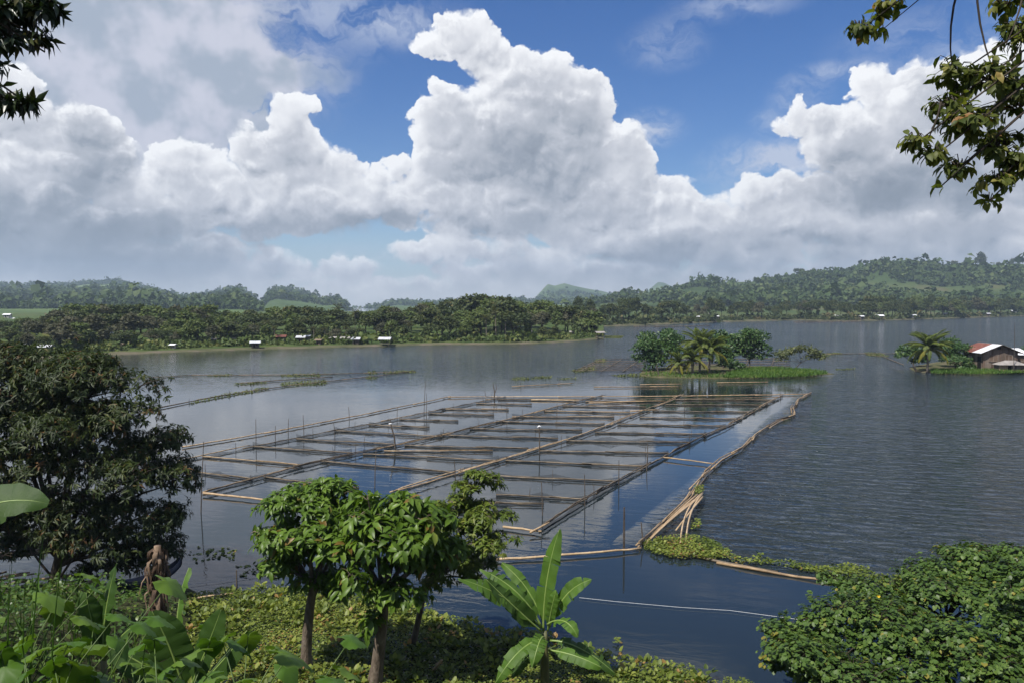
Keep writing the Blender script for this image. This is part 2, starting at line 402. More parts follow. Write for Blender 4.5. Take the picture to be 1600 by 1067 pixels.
def surfmat(name, stops, scale=4.0, detail=5.0, rough=0.8, spec=0.3, bump=0.0, bscale=20.0, stretch=(1, 1, 1), metal=0.0, coord='Object', rand=0.0):
    m, nt, out = newmat(name)
    tcn = nd(nt, 'ShaderNodeTexCoord'); v = vmth(nt, 'MULTIPLY', tcn.outputs[coord], stretch)
    f = noise2(nt, v, scale, detail, 0.6, dims='3D')
    if rand:
        oi = nd(nt, 'ShaderNodeObjectInfo')
        f = mth(nt, 'MULTIPLY_ADD', mth(nt, 'SUBTRACT', oi.outputs['Random'], .5), rand, f)
    b = nd(nt, 'ShaderNodeBsdfPrincipled'); setin(nt, b.inputs['Base Color'], ramp_node(nt, f, stops))
    b.inputs['Roughness'].default_value = rough; b.inputs['Specular IOR Level'].default_value = spec; b.inputs['Metallic'].default_value = metal
    if bump:
        bn = nd(nt, 'ShaderNodeBump'); bn.inputs['Strength'].default_value = bump; bn.inputs['Distance'].default_value = 0.05
        setin(nt, bn.inputs['Height'], noise2(nt, v, bscale, 4.0, 0.6, dims='3D')); nt.links.new(bn.outputs[0], b.inputs['Normal'])
    nt.links.new(b.outputs[0], out.inputs[0]); return m
M = {}
M['far_leaf'] = leafmat('foliage_far', [(0, (.024, .036, .012)), (.4, (.042, .060, .018)), (.75, (.070, .085, .026)), (.93, (.10, .105, .034)), (1, (.13, .11, .045))], 0.22, 0.6, 0.2)
M['far_leaf_light'] = leafmat('foliage_far_light', [(0, (0.047, 0.074, 0.020)), (.6, (0.084, 0.119, 0.032)), (1, (0.149, 0.155, 0.047))], .22, .6, .2)
M['far_leaf_grey'] = leafmat('foliage_far_grey', [(0, (0.044, 0.050, 0.025)), (.6, (0.077, 0.080, 0.043)), (1, (0.110, 0.098, 0.056))], .2, .6, .2)
M['hill_tree'] = leafmat('foliage_hill', [(0, (0.035, 0.057, 0.020)), (.5, (0.059, 0.092, 0.032)), (1, (0.105, 0.132, 0.049))], .2, .7, .1)
M['island_leaf'] = leafmat('foliage_island', [(0, (0.027, 0.062, 0.018)), (.6, (0.053, 0.106, 0.027)), (1, (0.106, 0.156, 0.040))], .25, .45, .35)
M['island_pale'] = leafmat('foliage_pale', [(0, (.06, .075, .03)), (.6, (.10, .12, .04)), (1, (.17, .17, .06))], .25, .5, .3)
M['palm'] = leafmat('palm_leaf', [(0, (.055, .090, .014)), (.6, (.095, .135, .022)), (1, (.17, .19, .035))], 0.32, 0.5, 0.3)
M['palm_gold'] = leafmat('palm_leaf_gold', [(0, (.11, .13, .018)), (.6, (.19, .19, .026)), (1, (.36, .30, .045))], 0.32, 0.5, 0.3)
M['palm_far'] = leafmat('palm_leaf_far', [(0, (.035, .045, .014)), (.6, (.065, .072, .022)), (1, (.12, .11, .035))], .25, .5, .3)
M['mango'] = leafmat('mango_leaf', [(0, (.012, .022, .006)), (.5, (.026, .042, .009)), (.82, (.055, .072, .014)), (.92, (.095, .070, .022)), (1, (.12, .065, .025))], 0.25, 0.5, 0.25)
M['big_leaf'] = leafmat('broad_leaf', [(0, (.050, .095, .010)), (.5, (.085, .150, .016)), (.93, (.135, .215, .028)), (1, (.18, .12, .03))], 0.34, 0.42, 0.3)
M['small_leaf'] = leafmat('small_leaf', [(0, (.060, .095, .012)), (.6, (.105, .150, .020)), (1, (.18, .20, .036))], 0.34, 0.45, 0.3)
M['hibiscus'] = leafmat('hibiscus_leaf', [(0, (.036, .072, .014)), (.55, (.068, .120, .022)), (.93, (.115, .175, .034)), (1, (.20, .18, .03))], 0.28, 0.45, 0.3)
M['overhang'] = leafmat('overhang_leaf', [(0, (.050, .072, .012)), (.5, (.10, .125, .024)), (.8, (.20, .20, .045)), (.93, (.34, .30, .09)), (1, (.28, .15, .05))], 0.5, 0.5, 0.3)
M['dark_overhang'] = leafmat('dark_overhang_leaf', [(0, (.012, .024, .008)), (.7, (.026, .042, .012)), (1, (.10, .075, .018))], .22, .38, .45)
M['hyacinth'] = leafmat('hyacinth_leaf', [(0, (.050, .080, .012)), (.3, (.088, .125, .018)), (.6, (.14, .175, .028)), (.94, (.22, .25, .045)), (1, (.26, .16, .05))], 0.28, 0.5, 0.3)
M['grass'] = leafmat('grass_blade', [(0, (0.050, 0.106, 0.018)), (.6, (0.088, 0.169, 0.027)), (1, (0.163, 0.213, 0.044))], .3, .5, .3)
M['taro'] = leafmat('taro_leaf', [(0, (.040, .090, .011)), (.6, (.068, .140, .016)), (1, (.12, .19, .028))], 0.34, 0.42, 0.3)
M['ground_leaf'] = leafmat('undergrowth_leaf', [(0, (.030, .065, .012)), (.6, (.060, .115, .020)), (1, (.13, .17, .035))], .3, .42, .4)
M['midrib'] = surfmat('banana_midrib', [(.3, (.13, .20, .045)), (.7, (.20, .27, .07))], 3, 3, .4, .4)
def bananamat(name, a, b):
    m = surfmat(name, [(.3, a), (.62, b), (.72, b), (.80, (.16, .13, .04))], 1.6, 5, .5, .25, .2, 40)
    nt = m.node_tree; p = next(n for n in nt.nodes if n.type == 'BSDF_PRINCIPLED'); out = next(n for n in nt.nodes if n.type == 'OUTPUT_MATERIAL')
    t = nd(nt, 'ShaderNodeBsdfTranslucent'); setin(nt, t.inputs[0], vmth(nt, 'MULTIPLY', p.inputs['Base Color'].links[0].from_socket, (1.5, 1.5, .5)))
    mx = nd(nt, 'ShaderNodeMixShader'); mx.inputs[0].default_value = .36
    nt.links.new(p.outputs[0], mx.inputs[1]); nt.links.new(t.outputs[0], mx.inputs[2]); nt.links.new(mx.outputs[0], out.inputs[0]); return m
M['banana'] = bananamat('banana_leaf', (.055, .11, .016), (.085, .165, .024))
M['banana_dark'] = bananamat('banana_leaf_dark', (.030, .066, .014), (.052, .10, .020))
M['stem'] = surfmat('banana_stem', [(.3, (.06, .07, .03)), (.6, (.13, .12, .05)), (.8, (.10, .06, .03))], 5, 4, .6, .3, .3, 20, (1, 1, .3))
M['dry'] = surfmat('dry_leaf', [(.2, (.035, .022, .014)), (.5, (.10, .064, .040)), (.8, (.23, .165, .11))], 6, 5, .8, .2, .4, 30, (1, 1, .2), rand=.5)
M['bark'] = surfmat('bark', [(.3, (.075, .058, .042)), (.55, (.16, .125, .095)), (.8, (.27, .23, .19))], 7, 6, .85, .2, .8, 24, (1, 1, .28))
M['bark_dark'] = surfmat('bark_dark', [(.3, (.025, .020, .015)), (.8, (.085, .068, .052))], 7, 6, .85, .2, .8, 24, (1, 1, .28))
M['palm_bark'] = surfmat('palm_bark', [(.3, (.13, .11, .09)), (.8, (.27, .23, .19))], 6, 4, .85, .2, .5, 30, (.3, .3, 2))
M['bamboo'] = surfmat('bamboo_dry', [(.25, (.13, .088, .048)), (.5, (.27, .185, .10)), (.75, (.40, .295, .175))], 2.4, 5, .55, .35, .2, 30, rand=.22)
M['bamboo_pale'] = surfmat('bamboo_bright', [(.25, (.22, .145, .075)), (.5, (.36, .25, .14)), (.75, (.49, .37, .23))], 2.4, 5, .5, .4, .2, 30, rand=.2)
M['bamboo_wet'] = surfmat('bamboo_wet', [(.25, (.060, .045, .030)), (.5, (.13, .10, .066)), (.8, (.25, .19, .125))], 1.6, 5, .55, .35, .2, 30, rand=.25)
M['stick'] = surfmat('weathered_stick', [(.3, (.05, .04, .032)), (.8, (.15, .125, .10))], 5, 4, .8, .2, rand=.2)
M['plank'] = surfmat('weathered_plank', [(.3, (.105, .080, .062)), (.6, (.19, .15, .12)), (.8, (.27, .23, .19))], 3, 5, .85, .2, .3, 20, (1, 1, .3), rand=.35)
M['plank_brown'] = surfmat('brown_plank', [(.3, (.085, .060, .045)), (.8, (.19, .135, .10))], 3, 5, .85, .2, .3, 20, (1, 1, .3), rand=.3)
M['tin'] = surfmat('roof_tin', [(.3, (.42, .43, .45)), (.6, (.60, .61, .63)), (.8, (.72, .72, .73))], .9, 5, .45, .5, rand=.2)
M['tin_white'] = surfmat('roof_white', [(.3, (.62, .62, .62)), (.8, (.80, .80, .80))], .9, 5, .5, .5)
M['tin_grey'] = surfmat('roof_grey', [(.3, (.19, .175, .16)), (.8, (.36, .335, .31))], 1.2, 5, .7, .3, rand=.2)
M['rust'] = surfmat('roof_rust', [(.3, (.10, .040, .028)), (.55, (.17, .060, .042)), (.8, (.26, .15, .11))], 1.4, 5, .7, .3)
M['thatch'] = surfmat('thatch', [(.3, (.13, .095, .065)), (.8, (.27, .21, .15))], 5, 5, .95, .1, .6, 30, (1, 1, .3))
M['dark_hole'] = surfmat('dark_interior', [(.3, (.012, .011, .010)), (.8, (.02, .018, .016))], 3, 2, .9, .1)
M['concrete'] = surfmat('pale_wall', [(.3, (.36, .34, .31)), (.8, (.55, .53, .50))], 2, 5, .9, .2)
M['blue_paint'] = surfmat('blue_paint', [(.3, (.03, .06, .14)), (.8, (.06, .10, .20))], 3, 4, .5, .4)
M['hull'] = surfmat('boat_hull', [(.3, (.012, .018, .040)), (.8, (.035, .045, .085))], 3, 4, .45, .5)
M['rope'] = surfmat('white_rope', [(.3, (.50, .50, .48)), (.8, (.72, .72, .70))], 9, 3, .8, .2)
M['white_cap'] = surfmat('white_plastic', [(.3, (.72, .72, .72)), (.8, (.82, .82, .82))], 3, 2, .4, .5)
M['flower'] = surfmat('yellow_petal', [(.3, (.70, .45, .02)), (.8, (.82, .62, .05))], 3, 2, .6, .2)
M['soil'] = surfmat('bank_soil', [(.3, (.020, .026, .010)), (.55, (.045, .050, .020)), (.8, (.09, .075, .045))], 1.3, 6, .95, .1, .8, 8)
M['shore'] = surfmat('shore_ground', [(.35, (.030, .055, .014)), (.55, (.060, .085, .022)), (.75, (.085, .085, .040))], .11, 6, .95, .1, .5, 2, coord='Object')
M['beach'] = surfmat('shore_mud', [(.3, (.050, .055, .028)), (.5, (.085, .085, .045)), (.65, (.12, .10, .075)), (.8, (.06, .085, .025))], .22, 6, .95, .1, .5, 2)
M['hill'] = surfmat('hill_ground', [(.30, (.030, .050, .016)), (.45, (.045, .070, .022)), (.54, (.060, .082, .027)), (.62, (.085, .082, .038)), (.74, (.12, .092, .058))], .008, 8, .95, .1, .6, .08)
M['hill_far'] = surfmat('hill_ground_far', [(.30, (.034, .056, .020)), (.48, (.060, .095, .030)), (.62, (.10, .14, .045)), (.78, (.13, .15, .06))], .0045, 7, .95, .1, .6, .03)
M['islet'] = surfmat('islet_ground', [(.3, (.045, .055, .02)), (.5, (.075, .075, .035)), (.65, (.12, .095, .06)), (.8, (.06, .09, .025))], .6, 6, .95, .1, .8, 6)
def net_material():
    m, nt, out = newmat('fish_net')
    tcn = nd(nt, 'ShaderNodeTexCoord'); s = nd(nt, 'ShaderNodeSeparateXYZ'); nt.links.new(tcn.outputs['UV'], s.inputs[0])
    def line(c): return mth(nt, 'LESS_THAN', mth(nt, 'FRACT', mth(nt, 'MULTIPLY', c, 22.0)), 0.24)
    f = mth(nt, 'MAXIMUM', line(s.outputs[0]), line(s.outputs[1]))
    d = nd(nt, 'ShaderNodeBsdfDiffuse'); d.inputs[0].default_value = (.026, .027, .025, 1)
    t = nd(nt, 'ShaderNodeBsdfTransparent'); mx = nd(nt, 'ShaderNodeMixShader')
    setin(nt, mx.inputs[0], f); nt.links.new(t.outputs[0], mx.inputs[1]); nt.links.new(d.outputs[0], mx.inputs[2]); nt.links.new(mx.outputs[0], out.inputs[0])
    return m
M['weed_far'] = leafmat('weed_far', [(0, (.06, .075, .02)), (.6, (.10, .12, .03)), (1, (.16, .17, .05))], .25, .6, .2)
M['stalk'] = surfmat('taro_stalk', [(.3, (.05, .085, .02)), (.7, (.085, .13, .03))], 3, 3, .5, .3)
M['net'] = net_material()
# ------------------------------------------------------------------ water
BOOM_A, BOOM_B = at(1000, 856), at(1262, 618)
def water_material():
    m, nt, out = newmat('lake_water')
    g = nd(nt, 'ShaderNodeNewGeometry'); P = g.outputs['Position']
    s = nd(nt, 'ShaderNodeSeparateXYZ'); nt.links.new(P, s.inputs[0]); X, Y = s.outputs[0], s.outputs[1]
    def side(a, b, w):                       # smooth 0..1 across the line a-b, 1 on its right
        d = (b - a).normalized(); n = Vector((d.y, -d.x, 0))
        v = mth(nt, 'SUBTRACT', vmth(nt, 'DOT_PRODUCT', P, tuple(n)), n.dot(a))
        return sstep(nt, v, -w, w)
    wob = mth(nt, 'MULTIPLY', mth(nt, 'SUBTRACT', noise2(nt, P, .06, 3.0), .5), .9)
    right = side(BOOM_A, BOOM_B, 1.6)
    front = side(BOOM_A, at(1430, 922), 1.0)          # near side of the floating log: sheltered
    open_ = mth(nt, 'MULTIPLY', right, mth(nt, 'SUBTRACT', 1.0, front))
    far = sstep(nt, mth(nt, 'ADD', Y, mth(nt, 'MULTIPLY', X, -.15)), 82.0, 125.0)
    left = mth(nt, 'SUBTRACT', 1.0, side(at(290, 699), at(703, 620), 4.0))
    r = mth(nt, 'MAXIMUM', mth(nt, 'MAXIMUM', open_, mth(nt, 'MULTIPLY', far, mth(nt, 'MULTIPLY_ADD', sstep(nt, X, -60.0, 10.0), .65, .13))), 0.0)
    calm = mth(nt, 'MULTIPLY_ADD', wob, .07, .028)
    amp = mth(nt, 'MAXIMUM', r, mth(nt, 'MAXIMUM', calm, .012))
    patch = mth(nt, 'MULTIPLY_ADD', noise2(nt, P, .022, 3.0), 1.1, .45)
    amp = mth(nt, 'MULTIPLY', amp, patch)
    rot = nd(nt, 'ShaderNodeMapping'); rot.inputs['Rotation'].default_value = (0, 0, R(14)); nt.links.new(P, rot.inputs[0])
    w1 = noise2(nt, vmth(nt, 'MULTIPLY', rot.outputs[0], (.36, 1, 1)), 1.9, 3.0, .55, dist=.6)
    w2 = noise2(nt, vmth(nt, 'MULTIPLY', rot.outputs[0], (.5, 1, 1)), .42, 3.0, .5)
    w3 = noise2(nt, vmth(nt, 'MULTIPLY', P, (.7, 1, 1)), 6.0, 2.0, .5)
    hgt = mth(nt, 'MULTIPLY_ADD', w1, .27, mth(nt, 'MULTIPLY_ADD', w2, .22, mth(nt, 'MULTIPLY', w3, .022)))
    hgt = mth(nt, 'MULTIPLY', hgt, amp)
    bn = nd(nt, 'ShaderNodeBump'); bn.inputs['Strength'].default_value = 1.0; bn.inputs['Distance'].default_value = 1.0
    setin(nt, bn.inputs['Height'], hgt)
    b = nd(nt, 'ShaderNodeBsdfPrincipled'); b.inputs['Base Color'].default_value = (.012, .018, .021, 1)
    b.inputs['IOR'].default_value = 1.42; b.inputs['Specular IOR Level'].default_value = .5
    setin(nt, b.inputs['Roughness'], mth(nt, 'MULTIPLY_ADD', r, .06, .02)); nt.links.new(bn.outputs[0], b.inputs['Normal'])
    nt.links.new(b.outputs[0], out.inputs[0]); return m
water = obj('lake_water', mesh_np('lake_water', [(-4000, -50, 0), (4000, -50, 0), (4000, 4100, 0), (-4000, 4100, 0)], [np.array([(0, 1, 2, 3)])], [water_material()]))
tag(water, 'rippled lake reflecting the clouds', 'water', kind='structure')
# ------------------------------------------------------------------ near bank
def bank_z(X, Y):
    X = np.asarray(X, float); Y = np.asarray(Y, float)
    t = np.clip((-X - 7.0) / 4.5, 0, 1); t = t * t * (3 - 2 * t)
    ys = 17.8 + 9.0 * t + 1.3 * (vnoise(X * .4, X * 0 + 3) - .5)       # shoreline
    z0 = 8.35
    d = np.clip((ys - Y) / np.maximum(ys - 1.2, 1), -1, 1)
    z = np.where(d > 0, z0 * d ** (1.45 - .35 * t), d * 3.0)
    return z + .35 * (fbm(X * .5, Y * .5) - .5) * np.clip(d * 4, 0, 1) + .05
xs = np.linspace(-40, 40, 161); ys_ = np.concatenate([np.linspace(-30, 0, 10), np.linspace(.5, 31, 90)])
gx, gy = np.meshgrid(xs, ys_); gz = np.where(gy < .4, 8.3, bank_z(gx, gy))
gi_ = np.arange(gx.size).reshape(gx.shape)
quads = np.stack([gi_[:-1, :-1], gi_[:-1, 1:], gi_[1:, 1:], gi_[1:, :-1]], -1).reshape(-1, 4)
bank = obj('bank', mesh_np('bank', np.stack([gx, gy, gz], -1).reshape(-1, 3), [quads], [M['soil']], smooth=True))
tag(bank, 'dark overgrown bank below the viewpoint', 'ground', kind='structure')
# ------------------------------------------------------------------ far land
def land(name, line, depth, zf, mats, label, nrow=26, beach=3.0):
    """strip of land behind a shoreline given in photograph positions on the water; zf(x, d) its height d metres behind it"""
    xs = np.linspace(line[0][0], line[-1][0], 180); ysn = np.interp(xs, [p[0] for p in line], [p[1] for p in line])
    rows = np.concatenate([[-3], np.linspace(0, beach, 4), beach + (depth - beach) * np.linspace(.02, 1, nrow) ** 1.7])
    V = []
    for d in rows:
        for x, y in zip(xs, ysn):
            p = at(x, y); dirn = Vector((p.x, p.y, 0)).normalized()
            jit = (float(vnoise(p.x * .06, p.y * .06)) - .5) * 5 if d <= beach else 0
            q = p + dirn * (d + jit); z = zf(x, d) if d > 0 else -.35 * (d < 0) + .03
            V.append((q.x, q.y, z + (.35 + d * .004) * (float(fbm(q.x * .07, q.y * .07)) - .5) * (d > beach)))
    n = len(xs); gi_ = np.arange(len(V)).reshape(-1, n)
    qd = np.stack([gi_[:-1, :-1], gi_[:-1, 1:], gi_[1:, 1:], gi_[1:, :-1]], -1).reshape(-1, 4)
    fm = np.repeat(np.arange(len(rows) - 1) < 4, n - 1).astype(int)
    o = obj(name, mesh_np(name, V, [qd], [mats[0], mats[1]], smooth=True, fmat=fm))
    return tag(o, label, 'ground', kind='structure')
LSHORE = [(-160, 570), (50, 562), (130, 556), (230, 552), (330, 548), (430, 545), (600, 541), (700, 538), (760, 538.5), (850, 537), (905, 533), (943, 529)]
def lz(x, d): return .12 + .08 * min(d, 6) + min(90, max(0, d - 6)) * .022 * (1 + .5 * math.exp(-((x - 150) / 90) ** 2)) * (1.0 if x < 860 else max(.12, (950 - x) / 100))
def lpos(x, d):
    y = np.interp(x, [p[0] for p in LSHORE], [p[1] for p in LSHORE]); p = at(x, float(y)); q = p + Vector((p.x, p.y, 0)).normalized() * d
    return Vector((q.x, q.y, lz(x, d)))
land('left_shore', LSHORE, 620, lz, (M['shore'], M['beach']), 'low wooded shore across the lake on the left')
RSHORE = [(880, 513), (960, 510), (1000, 508.5), (1120, 503.5), (1245, 500.5), (1340, 502), (1450, 499), (1540, 496), (1600, 494), (1750, 491)]
def rz_(x, d): return .2 + .06 * min(d, 8) + min(300, max(0, d - 8)) * .022
def rpos(x, d):
    y = np.interp(x, [p[0] for p in RSHORE], [p[1] for p in RSHORE]); p = at(x, float(y)); q = p + Vector((p.x, p.y, 0)).normalized() * d
    return Vector((q.x, q.y, rz_(x, d)))
land('far_shore', RSHORE, 900, rz_, (M['hill'], M['beach']), 'far wooded shore under the hills on the right', beach=8.0)
# ------------------------------------------------------------------ hills
HILLS = {}
def hill(name, prof, Df, Dr, zfront, mat, label, nx=140, nr=34, rough=.16, power=1.0, seed=0.0):
    x0, x1 = prof[0][0], prof[-1][0]
    xs = np.linspace(x0, x1, nx); yt = np.interp(xs, [p[0] for p in prof], [p[1] for p in prof])
    k = np.array([.2, .6, .2]); yt = np.convolve(np.pad(yt, 1, mode='edge'), k, 'valid')
    ts = np.concatenate([np.linspace(0, 1, nr), 1 + np.linspace(.06, .5, 8)])
    V = np.zeros((len(ts), nx, 3))
    for j, t in enumerate(ts):
        D = Df + (Dr - Df) * t
        az = (xs - 800) / F
        X = az * D; Y = np.full(nx, D)
        ztop = np.maximum(EYE + (HZ - yt) / F * Dr, 1.0)
        nz = fbm(X / (Dr * .09) + seed, Y / (Dr * .09) + seed * 1.7, 4) - .5
        if t <= 1:
            s = t ** power; s = s * s * (3 - 2 * s) * .6 + s * .4
            z = zfront + (ztop - zfront) * s * (1 + 2.2 * rough * nz * math.sin(math.pi * min(t, 1)) * 2)
            z = np.minimum(z, EYE + (HZ - yt - (1 - t) * 6) / F * D)
        else:
            z = ztop * (1 - 1.5 * (t - 1)) - 2
        V[j] = np.stack([X, Y, z], -1)
    gi_ = np.arange(len(ts) * nx).reshape(len(ts), nx)
    qd = np.stack([gi_[:-1, :-1], gi_[:-1, 1:], gi_[1:, 1:], gi_[1:, :-1]], -1).reshape(-1, 4)
    o = obj(name, mesh_np(name, V.reshape(-1, 3), [qd], [mat], smooth=True)); tag(o, label, 'hills', kind='structure')
    HILLS[name] = (V, nr); return o
hill('left_hills', [(-200, 448), (0, 448), (60, 451), (110, 447), (140, 443), (165, 444), (180, 440), (200, 446), (215, 448), (250, 457), (270, 463), (285, 469), (297, 465), (320, 461), (345, 456), (360, 452), (372, 452), (385, 457), (398, 468), (408, 486)],
     430, 2600, 1, M['hill_far'], 'long blue-green ridge behind the left shore', seed=2.3, power=1.1)
hill('knoll_hills', [(398, 492), (410, 478), (422, 458), (438, 453), (450, 456), (470, 459), (488, 464), (505, 471), (520, 468), (532, 472), (545, 488), (556, 498)],
     600, 2300, 1, M['hill_far'], 'rounded paired knolls with pale green tops', nx=80, seed=5.1)
hill('back_ridge', [(545, 492), (590, 481), (620, 473), (650, 476), (690, 476), (730, 474), (760, 478), (800, 472), (840, 474), (880, 470), (930, 474), (990, 480)],
     900, 2700, 1, M['hill_far'], 'low hazy ridge over the middle of the treeline', nx=90, seed=8.2)
hill('peak_hills', [(825, 480), (840, 461), (856, 444), (866, 447), (882, 443), (896, 447), (920, 452), (940, 455), (960, 461), (985, 478)],
     2000, 3000, 1, M['hill_far'], 'hazy sharp double peak in the middle distance', nx=90, rough=.22, seed=3.7)
hill('far_cone', [(985, 470), (1005, 460), (1028, 441), (1036, 442), (1055, 450), (1080, 464)],
     2800, 3400, 1, M['hill_far'], 'distant blue cone of a hill above the right ridge', nx=50, rough=.1, seed=9.4)
hill('right_hills', [(880, 500), (905, 478), (940, 470), (980, 461), (1020, 456), (1055, 448), (1080, 440), (1100, 437), (1125, 442), (1160, 441), (1190, 440), (1225, 441), (1250, 433), (1290, 430), (1320, 429), (1350, 424), (1375, 415),
     (1410, 417), (1450, 420), (1480, 424), (1520, 420), (1560, 424), (1600, 420), (1700, 412), (1800, 415)],
     760, 1250, 8, M['hill'], 'green wooded hills behind the far shore on the right', nx=220, nr=40, rough=.24, seed=6.6)
def forest(name, hill_name, n, size, label, mat, keep, q=22, tband=(0.0, 1.02)):
    """the wood on a hillside: crowns of leaf clumps, one mass"""
    V, nr = HILLS[hill_name]; nx = V.shape[1]
    t = rng.uniform(tband[0], tband[1], n * 3) * (nr - 1); u = rng.uniform(0, nx - 1.01, n * 3)
    j = np.minimum(t.astype(int), V.shape[0] - 2); i = u.astype(int); ft = (t - j)[:, None]; fu = (u - i)[:, None]
    P = (V[j, i] * (1 - fu) + V[j, i + 1] * fu) * (1 - ft) + (V[j + 1, i] * (1 - fu) + V[j + 1, i + 1] * fu) * ft
    k = keep(P[:, 0], P[:, 1], t / (nr - 1)); P = P[k][:n]; n = len(P)
    s = size * rng.lognormal(0, .32, n); tall = rng.uniform(.75, 1.35, n)
    d = unit(n * q).reshape(n, q, 3); rr = rng.uniform(.55, 1.0, (n, q, 1))
    c = P[:, None, :] + np.stack([d[..., 0] * s[:, None] * .5, d[..., 1] * s[:, None] * .5, (d[..., 2] * .5 + .55) * (s * tall)[:, None]], -1) * np.concatenate([rr, rr, np.ones_like(rr)], -1)
    dirs = unit(n * q) + d.reshape(-1, 3) * .3; nn = d.reshape(-1, 3) + unit(n * q) * .6 + np.array([0, 0, .4])
    L = np.repeat(s * .55, q) * rng.uniform(.7, 1.2, n * q)
    tone = np.clip(np.repeat(rng.normal(.5, .24, n), q) + rng.normal(0, .1, n * q), 0, 1)
    Pc = c.reshape(-1, 3) - dirs / np.linalg.norm(dirs, axis=1, keepdims=True) * (L * .5)[:, None]
    o = obj(name, leaf_mesh(name, Pc, dirs, nn, L, L * .9, T_QUAD, mat, tone))
    return tag(o, label, 'forest', kind='stuff')
forest('forest', 'right_hills', 9500, 5.4, 'patchy woodland covering the right-hand hills', M['hill_tree'],
       lambda X, Y, t: (fbm(X * .0085 + 3, Y * .0085, 3) + .16 * (.5 - t) + rng.normal(0, .06, len(X))) > .53, q=16)
forest('forest', 'left_hills', 9500, 6.5, 'hazy woodland on the long left ridge', M['hill_tree'],
       lambda X, Y, t: ((fbm(X * .005 + 9, Y * .005, 3) - .10 * (t - .5) > .50) | (t > .96)), q=16, tband=(.14, 1.02))
forest('forest', 'knoll_hills', 1100, 7, 'scrub woodland on the paired knolls', M['hill_tree'], lambda X, Y, t: (fbm(X * .005 + 5, Y * .005, 3) > .56) | (t < .5), q=16, tband=(.35, 1.0))
forest('forest', 'back_ridge', 2600, 8, 'hazy woodland on the low middle ridge', M['hill_tree'], lambda X, Y, t: t > .45, q=14)
forest('forest', 'peak_hills', 500, 8, 'thin woodland at the foot of the double peak', M['hill_tree'], lambda X, Y, t: (t < .6) & (fbm(X * .004, Y * .004, 3) > .45), q=12)
# ------------------------------------------------------------------ air
mh, nth, outh = newmat('air_haze')
pv = nd(nth, 'ShaderNodeVolumePrincipled'); pv.inputs['Color'].default_value = (.64, .81, 1.0, 1); pv.inputs['Density'].default_value = .00021
pv.inputs['Anisotropy'].default_value = .2
nth.links.new(pv.outputs[0], outh.inputs['Volume'])
hb = MB(); hb.box((0, 2025, 108), (8200, 4350, 230)); haze = hb.build('haze', mh); tag(haze, 'thin bluish haze over the lake', 'haze', kind='stuff')
# ------------------------------------------------------------------ trees of the far shores (alike trees share their meshes)
def crown_points(blobs, n):
    """points in a set of ellipsoid clumps (cx,cy,cz,rx,ry,rz), towards their surfaces; returns points, outward directions"""
    w = np.array([b[3] * b[4] + b[4] * b[5] + b[3] * b[5] for b in blobs]); k = rng.choice(len(blobs), n, p=w / w.sum())
    B = np.array(blobs)[k]; d = unit(n); d[:, 2] = np.where(d[:, 2] < -.35, -d[:, 2] * .5, d[:, 2]); d /= np.linalg.norm(d, axis=1, keepdims=True)
    r = rng.uniform(.45, 1.04, (n, 1)) ** .55; r = np.where(rng.random((n, 1)) < .16, rng.uniform(1.0, 1.32, (n, 1)), r)
    return B[:, :3] + d * r * B[:, 3:6], d, k
def clump(blobs, k=6, f=.44):
    """break each crown ellipsoid into smaller tufts on its surface, so that dark gaps stay between them"""
    out = []
    for b in blobs:
        d = unit(k); d[:, 2] = np.where(d[:, 2] < -.3, -d[:, 2], d[:, 2]); a = rng.uniform(.55, .95, k); s = f * rng.uniform(.65, 1.25, k)
        for i in range(k): out.append((b[0] + d[i, 0] * b[3] * a[i], b[1] + d[i, 1] * b[4] * a[i], b[2] + d[i, 2] * b[5] * a[i], b[3] * s[i], b[4] * s[i], b[5] * s[i] * .8))
    return out
def make_tree(name, hgt, width, n_leaf, leaf, mat, bark, shape='round', nb=8):
    """prototype at the origin: trunk with limbs, crown"""
    root = thing(name, 'tree', 'tree'); tb = hgt * (.30 if shape != 'tall' else .38)
    blobs = []
    for i in range(nb):
        a = rng.uniform(0, 2 * math.pi); q = rng.uniform(.1, 1) ** .6
        f = i / max(nb - 1, 1)
        zc = tb + (hgt - tb) * (.22 + .62 * f)
        sp = width * .5 * (1.0 - .75 * f ** 1.6) * q * .75
        rr = width * rng.uniform(.20, .33) * (1.05 - .4 * f)
        if shape == 'tall': sp *= .7
        if shape == 'flat': zc = hgt * rng.uniform(.66, .86); sp = width * .42 * q; rr = width * rng.uniform(.17, .26)
        blobs.append((math.cos(a) * sp, math.sin(a) * sp, zc, rr, rr, rr * rng.uniform(.6, .85) * (1.3 if shape == 'tall' else 1)))
    m = MB(); lean = rng.uniform(-.05, .05, 2) * hgt
    top = Vector((lean[0], lean[1], tb * 1.25))
    m.tube(bez((0, 0, -.4), (0, 0, tb * .6), top, 5), [hgt * .028, hgt * .022, hgt * .019, hgt * .016, hgt * .012], 6)
    for b in blobs: m.tube(bez(top * .8, (b[0] * .4, b[1] * .4, b[2] * .75), b[:3], 4), [hgt * .011, hgt * .008, hgt * .006, hgt * .003], 4)
    m.build('trunk', bark, root, smooth=True)
    P, d, k = crown_points(blobs, n_leaf)
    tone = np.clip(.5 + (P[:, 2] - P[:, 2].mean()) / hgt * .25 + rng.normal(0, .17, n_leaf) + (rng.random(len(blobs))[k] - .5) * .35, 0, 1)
    D = unit(n_leaf) + d * .6 - np.array([0, 0, .25])
    L = leaf * rng.uniform(.7, 1.35, n_leaf)
    obj('crown', leaf_mesh('crown', P, D, d + unit(n_leaf) * .7 + np.array([0, 0, .3]), L, L * .62, T_BLADE, mat, tone), root)
    return root
